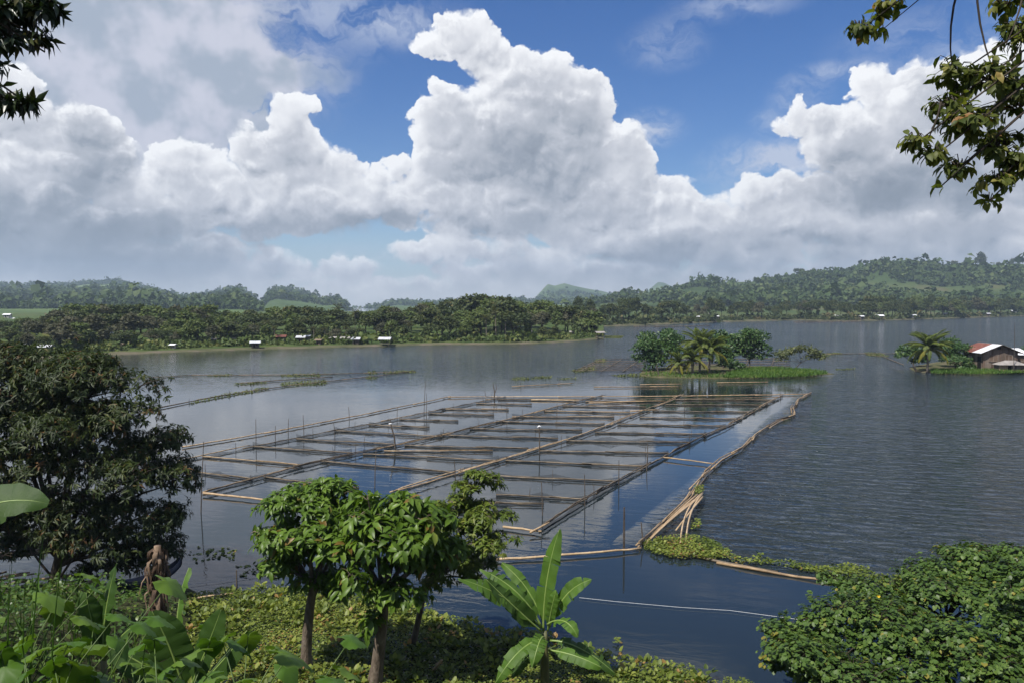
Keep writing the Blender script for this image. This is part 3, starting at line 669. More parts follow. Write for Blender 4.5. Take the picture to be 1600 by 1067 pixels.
def make_palm(name, hgt, nf, flen, mat, leaflets=22, lean=(.4, .2), gold=0, wid=.034, droop=1.0):
    root = thing(name, 'palm', 'palm')
    m = MB(); top = Vector((lean[0], lean[1], hgt))
    m.tube(bez((0, 0, -.4), (lean[0] * .1, lean[1] * .1, hgt * .6), top, 8), [hgt * .026 + .05] + [.15 + .003 * hgt] * 6 + [.13], 7)
    m.build('trunk', M['palm_bark'], root, smooth=True)
    shapes = []
    for v in range(3):                    # frond along +X, three degrees of droop; rachis and leaflets in one mesh
        e0 = (R(74), R(46), R(12))[v]; e1 = (R(8), R(-42), R(-80))[v]
        n = leaflets; pts = [Vector((0, 0, 0))]
        for i in range(n):
            e = e0 + (e1 - e0) * (i / n) ** 1.1 * droop; pts.append(pts[-1] + Vector((math.cos(e), 0, math.sin(e))) * flen / n)
        TV, TF = tube_geo(pts, [.035 * flen / 4 * (1 - .8 * i / n) + .006 for i in range(n + 1)], 4)
        Pb, Db, Nb, Lb = [], [], [], []
        for i in range(2, n + 1):
            t = i / n; l = flen * .20 * math.sin(math.pi * (.12 + .83 * t)) ** .7
            tg = (pts[i] - pts[i - 1]).normalized()
            for sgn in (-1, 1):
                for s in range(2):
                    Pb.append(pts[i] - tg * flen / n * .5 * s); Db.append(tg * (.55 + .5 * t) + Vector((0, sgn, 0)) * .85 + Vector((0, 0, -.30 - .4 * rng.random() - .2 * v)))
                    Nb.append(Vector((0, -sgn * .35, 1)) + tg * .1); Lb.append(l * rng.uniform(.85, 1.1))
        LV, LF = leaf_arrays(np.array(Pb), np.array(Db), np.array(Nb), np.array(Lb), wid * flen / 4 * 1.6, T_BLADE)
        nv = len(TV)
        tf = [f for f in TF if len(f) == 4]
        V = np.concatenate([np.array([tuple(p) for p in TV]), LV]); Fs = [np.array(tf)] + [f + nv for f in LF]
        rv = np.concatenate([np.full(nv, .9), np.repeat(rng.random(len(Pb)), len(T_BLADE[0]))])
        shapes.append((V, Fs, rv))
    mm = [mesh_np('frond', s[0], s[1], [mat], s[2]) for s in shapes]
    gm = [mesh_np('frond', s[0], s[1], [M['palm_gold']], s[2]) for s in shapes] if gold else mm
    for i in range(nf):
        v = 0 if i < nf * .4 else (1 if i < nf * .76 else 2)
        o = obj('frond', (gm if (gold and i >= nf - gold) else mm)[v], root, top + Vector((0, 0, -.05 * v)))
        o.rotation_euler = (rng.uniform(-.15, .15), rng.uniform(-.18, .18), i * 2.399 + rng.uniform(-.2, .2)); s = rng.uniform(.85, 1.1); o.scale = (s, s, s)
    return root
FT = []
for i, (shape, mat, wd) in enumerate((('round', 'far_leaf', 8.5), ('round', 'far_leaf', 10), ('tall', 'far_leaf', 6.5), ('flat', 'far_leaf', 10), ('round', 'far_leaf_light', 9), ('tall', 'far_leaf_grey', 7), ('round', 'far_leaf_grey', 8.5), ('tall', 'far_leaf_light', 6))):
    FT.append(make_tree('shore_tree', 11.0, wd, 1500, .85, M[mat], M['bark_dark'], shape, 9))
FP = [make_palm('coconut_palm', 8.5, 17, 3.6, M['palm_far'], 22, (rng.uniform(-.8, .8), .3)) for i in range(2)]
used = set()
def place(proto, p, rz, s, label, group, cat=None, wide=1.0):
    if id(proto) in used: o = copy_tree(proto, p, rz, (s * wide, s * wide, s), label, group)
    else:
        used.add(id(proto)); o = proto; o.location = p; o.rotation_euler = (0, 0, rz); o.scale = (s * wide, s * wide, s); o['label'] = label; o['group'] = group
    if cat: o['category'] = cat
    return o
TOP = [(-60, 508), (0, 506), (60, 500), (100, 488), (130, 480), (160, 480), (200, 485), (260, 487), (300, 484), (345, 487), (380, 492), (430, 488), (480, 486), (520, 490), (560, 491), (600, 487), (650, 481), (700, 479), (735, 472), (765, 469), (795, 471), (820, 477), (850, 480), (880, 481), (905, 486), (925, 493), (940, 506)]
def topy(x): return float(np.interp(x, [p[0] for p in TOP], [p[1] for p in TOP]))
KIND = ['bushy dark-leaved tree', 'wide dark-leaved tree', 'tall narrow dark tree', 'flat-topped spreading dark tree', 'yellow-green bushy tree', 'grey-green narrow tree', 'grey-brown rounded tree', 'slender light green tree']
LM = [(-40, 'mango crown at the left edge'), (27, 'leftmost white-roofed hut'), (72, 'low wide tin hut'), (117, 'white roof on the slope'), (150, 'green clearing'), (185, 'brown thatched hut'), (228, 'mud right of the thatched hut'), (271, 'tiny white shore hut'), (305, 'bare shore left of the grey-brown hut'), (340, 'grey-brown hut'), (361, 'bright white-roofed hut'), (399, 'lone waterline hut'), (439, 'rusty-roofed hut'), (480, 'tall white hut'), (520, 'dull grey hut'), (556, 'low silver hut'), (602, 'wide open hut'),
      (645, 'shore beyond the wide open hut'), (690, 'grassy shore before the wooded point'), (735, 'left flank of the wooded point'), (780, 'palms of the wooded point'), (826, 'pale roof of the wooded point'), (860, 'shaded bank of the wooded point'), (896, 'dark stilt hut'), (937, 'open hut at the tip')]
RM = [(900, 'wooded point'), (960, 'tip of the wooded point'), (1003, 'first hut past the point'), (1050, 'tiny far hut'), (1090, 'low far hut'), (1120, 'grey far hut'), (1160, 'islet trees'), (1200, 'water right of the islet'), (1245, 'pale islet shrub'), (1285, 'far pen line'), (1310, 'two tiny white huts'), (1346, 'white shack at the tip'), (1374, 'white-roofed far house'), (1400, 'bank beyond the white house'), (1427, 'pinkish hut'), (1450, 'palm of the house islet'), (1476, 'small mid-shore hut'), (1510, 'roof of the wooden house'), (1544, 'tiny white waterline hut'), (1586, 'paired right-edge huts')]
def mark(L, x): return min(L, key=lambda q: abs(q[0] - x))[1]
def shore_row(n, d0, d1, drop, jit, x0=-60, x1=934):
    for i in range(n):
        x = x0 + (x1 - x0) * (i + rng.uniform(.15, .85)) / n; d = rng.uniform(d0, d1)
        if x > 800: d = min(d, 6 + (945 - x) * .5)
        p = lpos(x, d); yt = topy(x) - 5 + drop + rng.uniform(-jit * .5, jit)
        if 135 < x < 300 and drop > 20: yt += 12
        D = p.y; zt = EYE + (HZ - yt) / F * D; h = max(3.0, zt - p.z)
        if x > 720: k = int(rng.choice([0, 1, 4, 4, 4, 7, 6, 3]))
        elif 100 < x < 330: k = int(rng.choice([0, 1, 2, 3, 5, 6, 6, 4]))
        else: k = int(rng.choice([0, 1, 2, 3, 4, 6, 5, 7]))
        rowt = ('back-row ', 'middle-row ', 'front-row ')[0 if drop < 5 else (1 if drop < 20 else 2)]
        place(FT[k], p - Vector((0, 0, .2)), rng.uniform(0, 6.28), h / 10.3, rowt + KIND[k] + ' behind the ' + mark(LM, x), 'trees of the left shore', wide=rng.uniform(1.2, 1.6))
shore_row(52, 46, 80, -1, 6); shore_row(50, 24, 44, 9, 10); shore_row(42, 11, 20, 24, 14)
for x, yt, d in ((528, 476, 60), (555, 484, 50), (470, 500, 18), (430, 508, 14), (400, 506, 16), (385, 512, 12), (490, 510, 12), (508, 512, 11), (418, 500, 24), (345, 505, 20), (775, 482, 14), (760, 492, 12), (790, 490, 12), (640, 505, 16), (610, 508, 14), (690, 506, 14), (830, 500, 10), (540, 508, 14)):
    p = lpos(x, d); zt = EYE + (HZ - yt) / F * p.y; s = (zt - p.z) / 10.6
    place(FP[int(rng.integers(2))], p, rng.uniform(0, 6.28), s, ('tall ' if s > .9 else 'short ') + 'coconut palm in the treeline by the ' + mark(LM, x), 'palms of the left shore')
# single trees along the far right shore
for i in range(46):
    x = 1345 + 262 * (i + rng.uniform(.1, .9)) / 46; d = rng.uniform(12, 60); p = rpos(x, d)
    k = int(rng.choice([0, 1, 2, 3, 0, 1, 6, 4])); h = rng.uniform(9, 15)
    place(FT[k], p - Vector((0, 0, .3)), rng.uniform(0, 6.28), h / 11, KIND[k] + ' on the far shore near the ' + mark(RM, x), 'trees of the far right shore')
for i in range(40):
    x = 890 + 450 * (i + rng.uniform(.1, .9)) / 40; d = rng.uniform(14, 70); p = rpos(x, d)
    k = int(rng.choice([0, 1, 2, 3, 0, 1, 6, 2])); h = rng.uniform(7, 12)
    place(FT[k], p - Vector((0, 0, .3)), rng.uniform(0, 6.28), h / 11, KIND[k] + ' on the far shore near the ' + mark(RM, x), 'trees of the far middle shore')
for x, yb, h, k in ((1212, 441, 13, 2), (1220, 441, 11, 2), (1248, 434, 16, 3), (1510, 424, 20, 2), (1532, 424, 30, 2), (1540, 423, 15, 0), (1560, 424, 16, 0), (1580, 424, 18, 1), (1590, 422, 20, 3), (1490, 424, 18, 1), (980, 462, 13, 3), (1340, 428, 12, 1)):
    p = atd(x, yb, 1240); place(FT[k], p - Vector((0, 0, 1.5)), rng.uniform(0, 6.28), h / 11, KIND[k] + ' on the right-hand crest above the ' + mark(RM, x), 'trees on the ridge line')
# ------------------------------------------------------------------ shore scrub
def scrub(name, label, posf, x0, x1, n, dmax, size, mat):
    P = np.array([tuple(posf(rng.uniform(x0, x1), 5 + dmax * rng.random() ** 1.5)) for i in range(n)])
    q = 26; d = unit(n * q); d[:, 2] = abs(d[:, 2]); s = np.repeat(size * rng.lognormal(0, .4, n), q)
    Pc = np.repeat(P, q, 0) + d * s[:, None] * rng.uniform(.3, 1, (n * q, 1))
    tone = np.clip(np.repeat(rng.normal(.55, .25, n), q) + rng.normal(0, .12, n * q), 0, 1)
    o = obj(name, leaf_mesh(name, Pc, unit(n * q) + d * .5, d + unit(n * q) * .6, s * .7, s * .5, T_BLADE, mat, tone)); return tag(o, label, 'scrub', kind='stuff')
scrub('scrub', 'low green scrub along the left shore', lpos, -60, 942, 900, 26, .9, M['far_leaf_light'])
scrub('scrub', 'low scrub along the far right shore', rpos, 885, 1610, 700, 30, 1.6, M['far_leaf'])
# ------------------------------------------------------------------ bamboo and nets
def bamboo(name, a, b, r, mat, parent=None, bow=0.0, lift=0.0, n=None, taper=.72, sides=7):
    """a bamboo pole with swollen nodes from a to b"""
    a, b = Vector(a), Vector(b); L = (b - a).length; side = (b - a).cross(Vector((0, 0, 1))); side = side.normalized() if side.length > 1e-6 else Vector((1, 0, 0))
    k = n or max(4, int(L / .55)); k = min(k, 24); pts, rad = [], []
    for i in range(k + 1):
        t = i / k; c = a.lerp(b, t) + side * (bow * math.sin(math.pi * t)) + Vector((0, 0, lift * math.sin(math.pi * t)))
        c += Vector((0, 0, rng.uniform(-.015, .015))) + side * rng.uniform(-.02, .02)
        rr = r * (1 - (1 - taper) * t)
        if 0 < i < k:
            e = (b - a).normalized() * .035; pts += [c - e, c, c + e]; rad += [rr, rr * 1.2, rr]
        else: pts.append(c); rad.append(rr)
    m = MB(); m.tube([p - a for p in pts], rad, sides)
    return m.build(name, mat, parent, a if parent is None else a - parent.location, smooth=True)
def net_sheet(name, a, b, lo, hi, parent, sag=.12, seg=10, lean=0.0):
    a, b = Vector(a), Vector(b); V = []; UVs = []; L = (b - a).length; nrm = (b - a).cross(Vector((0, 0, 1))).normalized()
    h0 = rng.uniform(.6, 1.0); 
    for i in range(seg + 1):
        t = i / seg; p = a.lerp(b, t); w = abs(math.sin(t * math.pi * (2 if L < 8 else 3)))
        top = lo + (hi - lo) * (1 - .65 * w) * h0 + rng.uniform(-.03, .03)
        for z, o in ((lo, 0), (top, lean + rng.uniform(-.06, .06))):
            q = p + nrm * o; V.append((q.x, q.y, z)); UVs.append((t * L, z))
    Fs = [(2 * i, 2 * i + 2, 2 * i + 3, 2 * i + 1) for i in range(seg)]
    me = bpy.data.meshes.new(name); me.from_pydata([tuple(Vector(v) - parent.location) for v in V], [], Fs); me.materials.append(M['net'])
    ul = me.uv_layers.new(name='UVMap')
    for lp in me.loops: ul.data[lp.index].uv = UVs[lp.vertex_index]
    return obj(name, me, parent)
def stake(name, p, h, parent=None, r=.03, tilt=None, mat='stick', crook=0.0):
    t = tilt if tilt is not None else rng.uniform(-.07, .07, 2)
    pts = [(0, 0, -.8), (t[0] * .4 * h, t[1] * .4 * h, h * .4), (t[0] * h + crook, t[1] * h, h)]
    m = MB(); m.tube(pts, [r, r * .9, r * .6], 5); loc = Vector((p[0], p[1], 0))
    return m.build(name, M[mat], parent, loc if parent is None else loc - parent.location)
def line_pts(px): return [at(x, y) for x, y in px]
def walk(pts):
    L = [0.0]
    for i in range(1, len(pts)): L.append(L[-1] + (pts[i] - pts[i - 1]).length)
    def f(s):
        s = max(0, min(L[-1], s))
        for i in range(1, len(pts)):
            if s <= L[i]: return pts[i - 1].lerp(pts[i], (s - L[i - 1]) / max(L[i] - L[i - 1], 1e-6))
        return pts[-1].copy()
    return f, L[-1]
RAILS = [line_pts([(278, 723), (350, 709), (395, 699), (465, 686), (525, 674), (577, 663), (624, 656), (700, 639), (745, 630), (790, 621)]),
         line_pts([(318, 771), (412, 744), (500, 722), (567, 708), (688, 682), (800, 655), (900, 628), (943, 619)]),
         line_pts([(610, 772), (713, 741), (745, 730), (875, 692), (945, 668), (985, 651), (1065, 618)]),
         line_pts([(845, 828), (915, 785), (965, 754), (1010, 731), (1040, 715), (1078, 692), (1135, 667), (1180, 642), (1222, 620)])]
pen = thing('fish_pen', 'large grid of bamboo fish pens with dark nets floating in mid lake', 'fish pen', at(750, 700))
for ri, rl in enumerate(RAILS):
    f, L = walk(rl); s = 0.0
    mats = [['bamboo', 'bamboo_wet'], ['bamboo', 'bamboo_wet', 'bamboo_wet'], ['bamboo_pale', 'bamboo_pale', 'bamboo'], ['bamboo_wet', 'bamboo_wet', 'bamboo']][ri]
    while s < L - 1:
        l = rng.uniform(5.5, 8.5); e = min(L, s + l)
        for k in range(2 if ri in (1, 2, 3) else 1):
            d = Vector((rng.uniform(-.1, .1) + .32 * k * (ri in (1, 2)), rng.uniform(-.1, .1), .10 + .1 * k + rng.uniform(-.03, .05)))
            bamboo('rail_pole', f(s - .5) + d, f(e + .4) + d + Vector((rng.uniform(-.1, .1), 0, rng.uniform(-.05, .08))), .042, M[mats[int(rng.integers(len(mats)))]], pen, bow=rng.uniform(-.12, .12))
        net_sheet('net', f(s) + Vector((.12, .1, 0)), f(e) + Vector((.12, .1, 0)), .0, .42 if ri == 3 else .30, pen, seg=12)
        for k in range(1):
            q = f(rng.uniform(s, e)); stake('stake', q + Vector((rng.uniform(-.15, .15), 0, 0)), rng.uniform(.3, .8), pen, .022)
        s = e
CROSS = {0: [((290, 738), (394, 751)), ((316, 715), (472, 729)), ((394, 699), (550, 710)), ((463, 687), (615, 696)), ((522, 674), (691, 684)), ((576, 665), (671, 669)), ((624, 656), (716, 659)), ((669, 647), (772, 650)), ((690, 640), (795, 641)), ((744, 631), (831, 633)), ((778, 625), (900, 626))],
         1: [((412, 747), (560, 765)), ((500, 722), (711, 741)), ((567, 711), (780, 722)), ((600, 706), (770, 706)), ((632, 697), (826, 703)), ((688, 681), (872, 687)), ((734, 671), (910, 674)), ((775, 660), (945, 664)), ((800, 652), (960, 653)), ((850, 643), (985, 646)), ((880, 635), (1010, 637)), ((915, 628), (1040, 628))],
         2: [((660, 800), (800, 806)), ((700, 786), (850, 790)), ((775, 775), (918, 783)), ((770, 745), (968, 755)), ((790, 721), (1010, 731)), ((843, 706), (1045, 710)), ((885, 690), (1080, 693)), ((930, 677), (1105, 680)), ((965, 664), (1135, 667)), ((1000, 653), (1160, 656)), ((1020, 643), (1180, 645)), ((1040, 633), (1200, 634)), ((1055, 625), (1212, 626))]}
for band, cl in CROSS.items():
    for j, (a, b) in enumerate(cl):
        A, B = at(*a), at(*b); z = Vector((0, 0, .10)); mid = A.lerp(B, rng.uniform(.48, .62))
        mt = M[str(rng.choice([['bamboo', 'bamboo_wet', 'bamboo_wet'], ['bamboo_wet', 'bamboo_wet', 'bamboo'], ['bamboo_wet', 'bamboo_wet', 'bamboo_wet']][band]))]
        bamboo('cross_pole', A + z, mid + z + (B - A).normalized() * .6, .036, mt, pen, bow=rng.uniform(-.12, .12)); bamboo('cross_pole', B + z * 1.3, mid + z * 1.5, .036, mt, pen, bow=rng.uniform(-.1, .1))
        net_sheet('net', A + Vector((0, .12, 0)), B + Vector((0, .12, 0)), .0, rng.uniform(.30, .50), pen, seg=14)
        for k in range(int(rng.integers(0, 2))): stake('stake', A.lerp(B, rng.random()) + Vector((0, .08, 0)), rng.uniform(.3, .7), pen, .02)
        bamboo('cross_pole', A + Vector((0, .16, .07)), B + Vector((0, .16, .06)), .04, M['bamboo_wet'], pen, bow=rng.uniform(-.15, .15))
bamboo('cross_pole', at(318, 770, .14), at(440, 783, .12), .065, M['bamboo_pale'], pen); bamboo('cross_pole', at(786, 822, .12), at(846, 830, .12), .06, M['bamboo'], pen)
bamboo('cross_pole', at(828, 831, .18), at(858, 816, .34), .05, M['bamboo_pale'], pen)
for a, b, mt in (((700, 620), (760, 619), 'bamboo'), ((758, 619.5), (880, 619), 'bamboo_pale'), ((872, 619.5), (985, 619), 'bamboo'), ((980, 619), (1090, 618), 'bamboo_pale'), ((1080, 618), (1190, 616.5), 'bamboo_pale'), ((1180, 617), (1268, 615), 'bamboo'),
                 ((830, 624), (905, 625), 'bamboo_pale'), ((920, 629), (1015, 626), 'bamboo_pale'), ((985, 642), (1030, 639), 'bamboo_pale')):
    bamboo('cross_pole', at(*a, .12), at(*b, .12), .06, M[mt], pen)
for x, y, h in ((400, 696, 1.9), (475, 678, 1.5), (662, 648, 3.1), (666, 648, 2.0), (313, 800, 3.4), (430, 690, 1.2), (524, 690, 1.4), (585, 762, 2.1), (712, 752, 1.2), (848, 805, 1.6), (914, 790, 1.6), (967, 757, 1.4), (1010, 735, 1.2), (1012, 712, .9), (870, 650, 1.2), (792, 650, 1.6), (1070, 640, 1.5), (450, 676, 1.1), (620, 655, 1.0), (546, 655, 1.1)):
    stake('stake', at(x, y), h, pen, .03)
# outer boom along the left of the pens
lb = thing('bamboo_boom', 'single straight line of floating bamboo left of the fish pens', 'boom', at(500, 660))
f, L = walk(line_pts([(285, 700), (400, 681), (510, 660), (610, 641), (704, 620)])); s = 0
while s < L - .5:
    e = min(L, s + rng.uniform(6, 8)); bamboo('pole', f(s - .5) + Vector((0, 0, .1)), f(e + .3) + Vector((0, 0, .12)), .055, M[str(rng.choice(['bamboo', 'bamboo_pale']))], lb, bow=rng.uniform(-.15, .15)); s = e
# curved boom of bundled poles on the right
rb = thing('bamboo_boom', 'thick winding bundle of dry bamboo poles right of the fish pens', 'boom', at(1115, 735))
f, L = walk(line_pts([(1000, 857), (1040, 818), (1075, 783), (1100, 745), (1125, 722), (1160, 703), (1180, 682), (1215, 660), (1240, 652), (1238, 640), (1248, 626), (1266, 616)]))
for k in range(4):
    s = -rng.uniform(0, 3)
    while s < L:
        e = s + rng.uniform(4.5, 7.5); o1 = Vector((rng.uniform(-.2, .2), rng.uniform(-.12, .12), .08 + .06 * k)); pts = [f(max(0, s) + (min(e, L) - max(0, s)) * i / 8) for i in range(9)]
        a = pts[0] + o1; m = MB(); o2 = Vector((rng.uniform(-.2, .2), rng.uniform(-.15, .15), .08 + .06 * k))
        m.tube([p + o1.lerp(o2, i / 8) - a for i, p in enumerate(pts)], [.040 - .0014 * i for i in range(9)], 7)
        m.build('pole', M[str(rng.choice(['bamboo_pale', 'bamboo', 'bamboo', 'bamboo_wet']))], rb, a - rb.location, smooth=True); s = e - .4
bamboo('cross_pole', at(1036, 714, .15), at(1120, 724, .15), .05, M['bamboo'], rb)
for i, (a, b, c) in enumerate((((1098, 770), (1066, 790), (1063, 848)), ((1097, 772), (1074, 795), (1072, 845)), ((1094, 775), (1060, 795), (1010, 846)), ((1092, 778), (1050, 806), (1008, 850)), ((1098, 776), (1085, 790), (1056, 828)), ((1090, 772), (1055, 800), (1015, 842)))):
    pp = bez(at(*a, .35), at(*b, .5), at(*c, .12), 9); m = MB(); m.tube([p - pp[0] for p in pp], [.048 - .002 * j for j in range(9)], 7)
    o = m.build('loose_bamboo_pole', M['bamboo_pale'], None, pp[0], smooth=True)
    tag(o, 'pale loose bamboo pole fanned out over the bend of the right-hand boom', 'bamboo pole', 'loose poles fanned on the boom')
fb = bamboo('bamboo_pole', at(770, 874, .1), at(1002, 856, .12), .055, M['bamboo_pale'], None, bow=.1); tag(fb, 'long pale bamboo pole floating behind the banana plant', 'bamboo pole')
for a, b, lab in (((1120, 878), (1300, 908), 'long weathered bamboo log trailing right from the weed raft'), ((1085, 868), (1215, 893), 'short dark bamboo log lying along the weed raft')):
    o = bamboo('floating_log', at(*a, .06), at(*b, .06), .06, M['bamboo' if a[0] > 1100 else 'bamboo_wet'], None, bow=.1); tag(o, lab, 'log')
# free-standing stakes
o = stake('mooring_stake', at(975, 858), 1.75, None, .05, (0, 0)); tag(o, 'straight dark stake standing in the calm water beside the bamboo pole', 'stake')
o = stake('mooring_stake', at(1005, 850), .95, None, .035, (-.10, 0)); tag(o, 'short leaning stake at the corner of the right-hand boom', 'stake')
cs = thing('crooked_stake', 'crooked tall stake rising from the middle of the fish pens', 'stake', at(619, 702)); m = MB(); m.tube([(0, 0, -.8), (-.12, 0, .9), (-.3, 0, 1.5), (-.42, 0, 2.1)], [.07, .06, .05, .03], 6); m.build('post', M['stick'], cs)
m = MB(); m.tube([(-.5, 0, 1.78), (-.36, 0, 1.80), (-.30, 0, 1.82)], [.035, .06, .03], 6); m.build('white_bottle', M['white_cap'], cs)
cs = thing('capped_stake', 'thin stake with a white cap in the fish pens', 'stake', at(843, 706)); m = MB(); m.tube([(0, 0, -.8), (0, 0, .8), (-.02, 0, 1.72)], [.05, .045, .035], 6); m.build('post', M['stick'], cs)
m = MB(); m.tube([(-.14, 0, 1.70), (-.02, 0, 1.77), (.1, 0, 1.72)], [.03, .08, .03], 6); m.build('white_cap', M['white_cap'], cs)
cs = thing('forked_branch', 'dead forked branch sticking up at the back of the fish pens', 'branch', at(772, 622)); m = MB(); m.tube([(0, 0, -.5), (.05, 0, .7), (-.12, 0, 1.6)], [.08, .06, .03], 5); m.tube([(.04, 0, .5), (.3, .1, 1.1), (.15, .1, 1.5)], [.05, .04, .02], 5); m.tube([(0, 0, .1), (-.9, .1, .2), (-1.0, .1, .8)], [.05, .04, .03], 5); m.build('fork', M['stick'], cs)
# ropes
for pts, lab in (([(905, 933), (960, 939), (1060, 948), (1140, 953), (1262, 969)], 'thin white rope stretched over the dark water at lower right'), ([(285, 914), (340, 908), (400, 899), (455, 886)], 'thin pale rope on the water left of the round-crowned trees')):
    P_ = [at(x, y, .05) for x, y in pts]; m = MB(); m.tube([p - P_[0] for p in P_], .0065, 5); tag(m.build('rope', M['rope'], None, P_[0]), lab, 'rope')
# ------------------------------------------------------------------ other pens farther out
def low_pen(name, label, lines, z=.12, r=.05, mat='bamboo_wet'):
    t = thing(name, label, 'fish pen', at(*lines[0][0]))
    for ln in lines:
        f, L = walk(line_pts(ln)); s = 0
        while s < L - .3:
            e = min(L, s + rng.uniform(6, 10)); bamboo('pole', f(s) + Vector((0, 0, z)), f(e + .3) + Vector((0, 0, z)), r, M[mat], t, sides=5, n=4)
            if rng.random() < .7: stake('stake', f(rng.uniform(s, e)), rng.uniform(.3, .9), t, .03)
            s = e
    return t
low_pen('distant_fish_pen', 'low dark line of poles with weeds on the left of the lake', [[(190, 593), (300, 587), (400, 587), (510, 586), (650, 581)], [(236, 641), (330, 622), (420, 607), (500, 598), (560, 592), (640, 582)], [(375, 600), (420, 596), (480, 592), (520, 590)], [(100, 588), (200, 592)]], r=.07)
low_pen('distant_fish_pen', 'dark bamboo fish pen on the water left of the palm islet', [[(896, 581), (935, 563), (985, 561)]] + [[(900 + 6 * i, 580 - 3 * i), (1010, 580 - 3 * i)] for i in range(6)] + [[(940 + 30 * i, 563), (905 + 34 * i, 581)] for i in range(3)], r=.06)
low_pen('distant_fish_pen', 'dark bamboo fish pen seen behind the islet trees', [[(1060, 562 + 4 * i), (1235, 561 + 4 * i)] for i in range(4)] + [[(1090 + 40 * i, 560), (1085 + 40 * i, 575)] for i in range(4)], r=.07)
low_pen('floating_bamboo_line', 'broken bamboo line floating in front of the palm islet', [[(928, 606), (1060, 605)], [(1000, 602), (1065, 601)], [(1120, 599), (1200, 598)], [(800, 605), (895, 600)]], mat='bamboo', r=.06)
low_pen('floating_bamboo_line', 'bamboo line on the water between the two islets', [[(1290, 554), (1350, 553), (1400, 553)], [(1376, 556), (1412, 571)], [(1352, 554), (1376, 558)]], r=.08)
low_pen('far_fish_pen', 'long low pen line far out on the right of the lake', [[(1243, 504.5), (1345, 503)], [(1240, 503), (1340, 502)], [(990, 511), (1060, 511), (1110, 509.5)]], r=.16, z=.2)
# ------------------------------------------------------------------ floating weeds
def weeds(name, label, poly, dens, size, hmax, mat='hyacinth', kind='stuff', cat='water plants', T=T_ROUND, jit=1.6):
    if max(q[0] for q in poly) - min(q[0] for q in poly) < 60 and poly[0][1] > 600: jit = .3
    P = [at(x, y) for x, y in poly]; x0, x1 = min(p.x for p in P), max(p.x for p in P); y0, y1 = min(p.y for p in P), max(p.y for p in P)
    n = int((x1 - x0) * (y1 - y0) * dens); px = rng.uniform(x0, x1, n); py = rng.uniform(y0, y1, n)
    jx = px + (fbm(px * 1.1, py * 1.1, 3) - .5) * jit; jy = py + (fbm(px * 1.1 + 9, py * 1.1, 3) - .5) * jit
    k = in_poly(jx, jy, P); px, py = px[k], py[k]; n = len(px)
    hz = hmax * (.25 + .75 * rng.random(n)) * (.5 + fbm(px * .8, py * .8, 3))
    D = unit(n); D[:, 2] = abs(D[:, 2]) * .45 + .05; N = unit(n) * .4 + np.array([0, 0, 1.0])
    L = size * rng.uniform(.6, 1.35, n); tone = np.clip(fbm(px * .6, py * .6, 3) * 1.1 - .05 + rng.normal(0, .2, n), 0, 1)
    o = obj(name, leaf_mesh(name, np.stack([px, py, hz], -1), D, N, L, L * .85, T, M[mat], tone)); return tag(o, label, cat, kind=kind)
MAT = [(175, 948), (290, 934), (400, 922), (440, 922), (560, 936), (640, 950), (700, 966), (760, 986), (830, 992), (900, 1012), (960, 1032), (1010, 1037), (1080, 1052), (1160, 1070), (1200, 1110), (900, 1150), (100, 1150), (120, 1000)]
weeds('hyacinth_mat', 'dense mat of water hyacinth along the bank', MAT, 620, .062, .16)
P_ = [at(x, y) for x, y in MAT]; n = 3000; px = rng.uniform(min(p.x for p in P_), max(p.x for p in P_), n); py = rng.uniform(min(p.y for p in P_), max(p.y for p in P_), n); k = in_poly(px, py, P_) & (fbm(px * .7, py * .7, 3) > .42); px, py = px[k], py[k]; n = len(px); q = 9
a_ = rng.uniform(0, 6.28, n * q); e_ = rng.uniform(.25, 1.1, n * q); rr = rng.uniform(.06, .16, n * q) * np.repeat(rng.uniform(.6, 1.5, n), q)
D_ = np.stack([np.cos(a_) * np.cos(e_), np.sin(a_) * np.cos(e_), np.sin(e_)], -1); B_ = np.stack([np.repeat(px, q), np.repeat(py, q), np.full(n * q, .08)], -1) + D_ * rr[:, None]
L_ = rr * .85; tag(obj('hyacinth_rosettes', leaf_mesh('hyacinth_rosettes', B_, D_, np.array([0, 0, 1.]) - D_ * .4 + unit(n * q) * .2, L_, L_ * .8, T_ROUND, M['hyacinth'], np.clip(np.repeat(rng.normal(.5, .25, n), q) + rng.normal(0, .12, n * q), 0, 1))), 'taller hyacinth rosettes standing out of the mat', 'water plants', kind='stuff')
weeds('hyacinth_raft', 'bright green weed raft at the corner of the right-hand boom', [(1003, 850), (1020, 846), (1090, 843), (1120, 850), (1150, 868), (1210, 884), (1205, 888), (1130, 880), (1060, 872), (1020, 862)], 380, .09, .2)
weeds('hyacinth_raft', 'green weeds trailing along the log to the right bush', [(1190, 884), (1260, 888), (1330, 893), (1420, 905), (1500, 915), (1500, 935), (1420, 925), (1300, 905), (1215, 890)], 340, .09, .24)
weeds('hyacinth_tuft', 'small weed tuft beside the fanned loose poles', [(1078, 820), (1092, 819), (1094, 830), (1080, 831)], 300, .09, .25)
weeds('hyacinth_tuft', 'small weed tuft where the boom bends', [(1086, 766), (1100, 766), (1094, 778), (1086, 778)], 300, .09, .3)
weeds('hyacinth_tuft', 'lone weed clump on the dark water near the banana plant', [(958, 1004), (968, 1004), (968, 1011), (958, 1011)], 300, .1, .15)
weeds('lily_pads', 'scattered floating leaves left of the round-crowned trees', [(290, 855), (360, 850), (370, 872), (310, 878)], 22, .13, .01)
weeds('lily_pads', 'floating leaf patch beside the left round-crowned tree', [(360, 885), (450, 878), (460, 905), (380, 905)], 40, .13, .01)
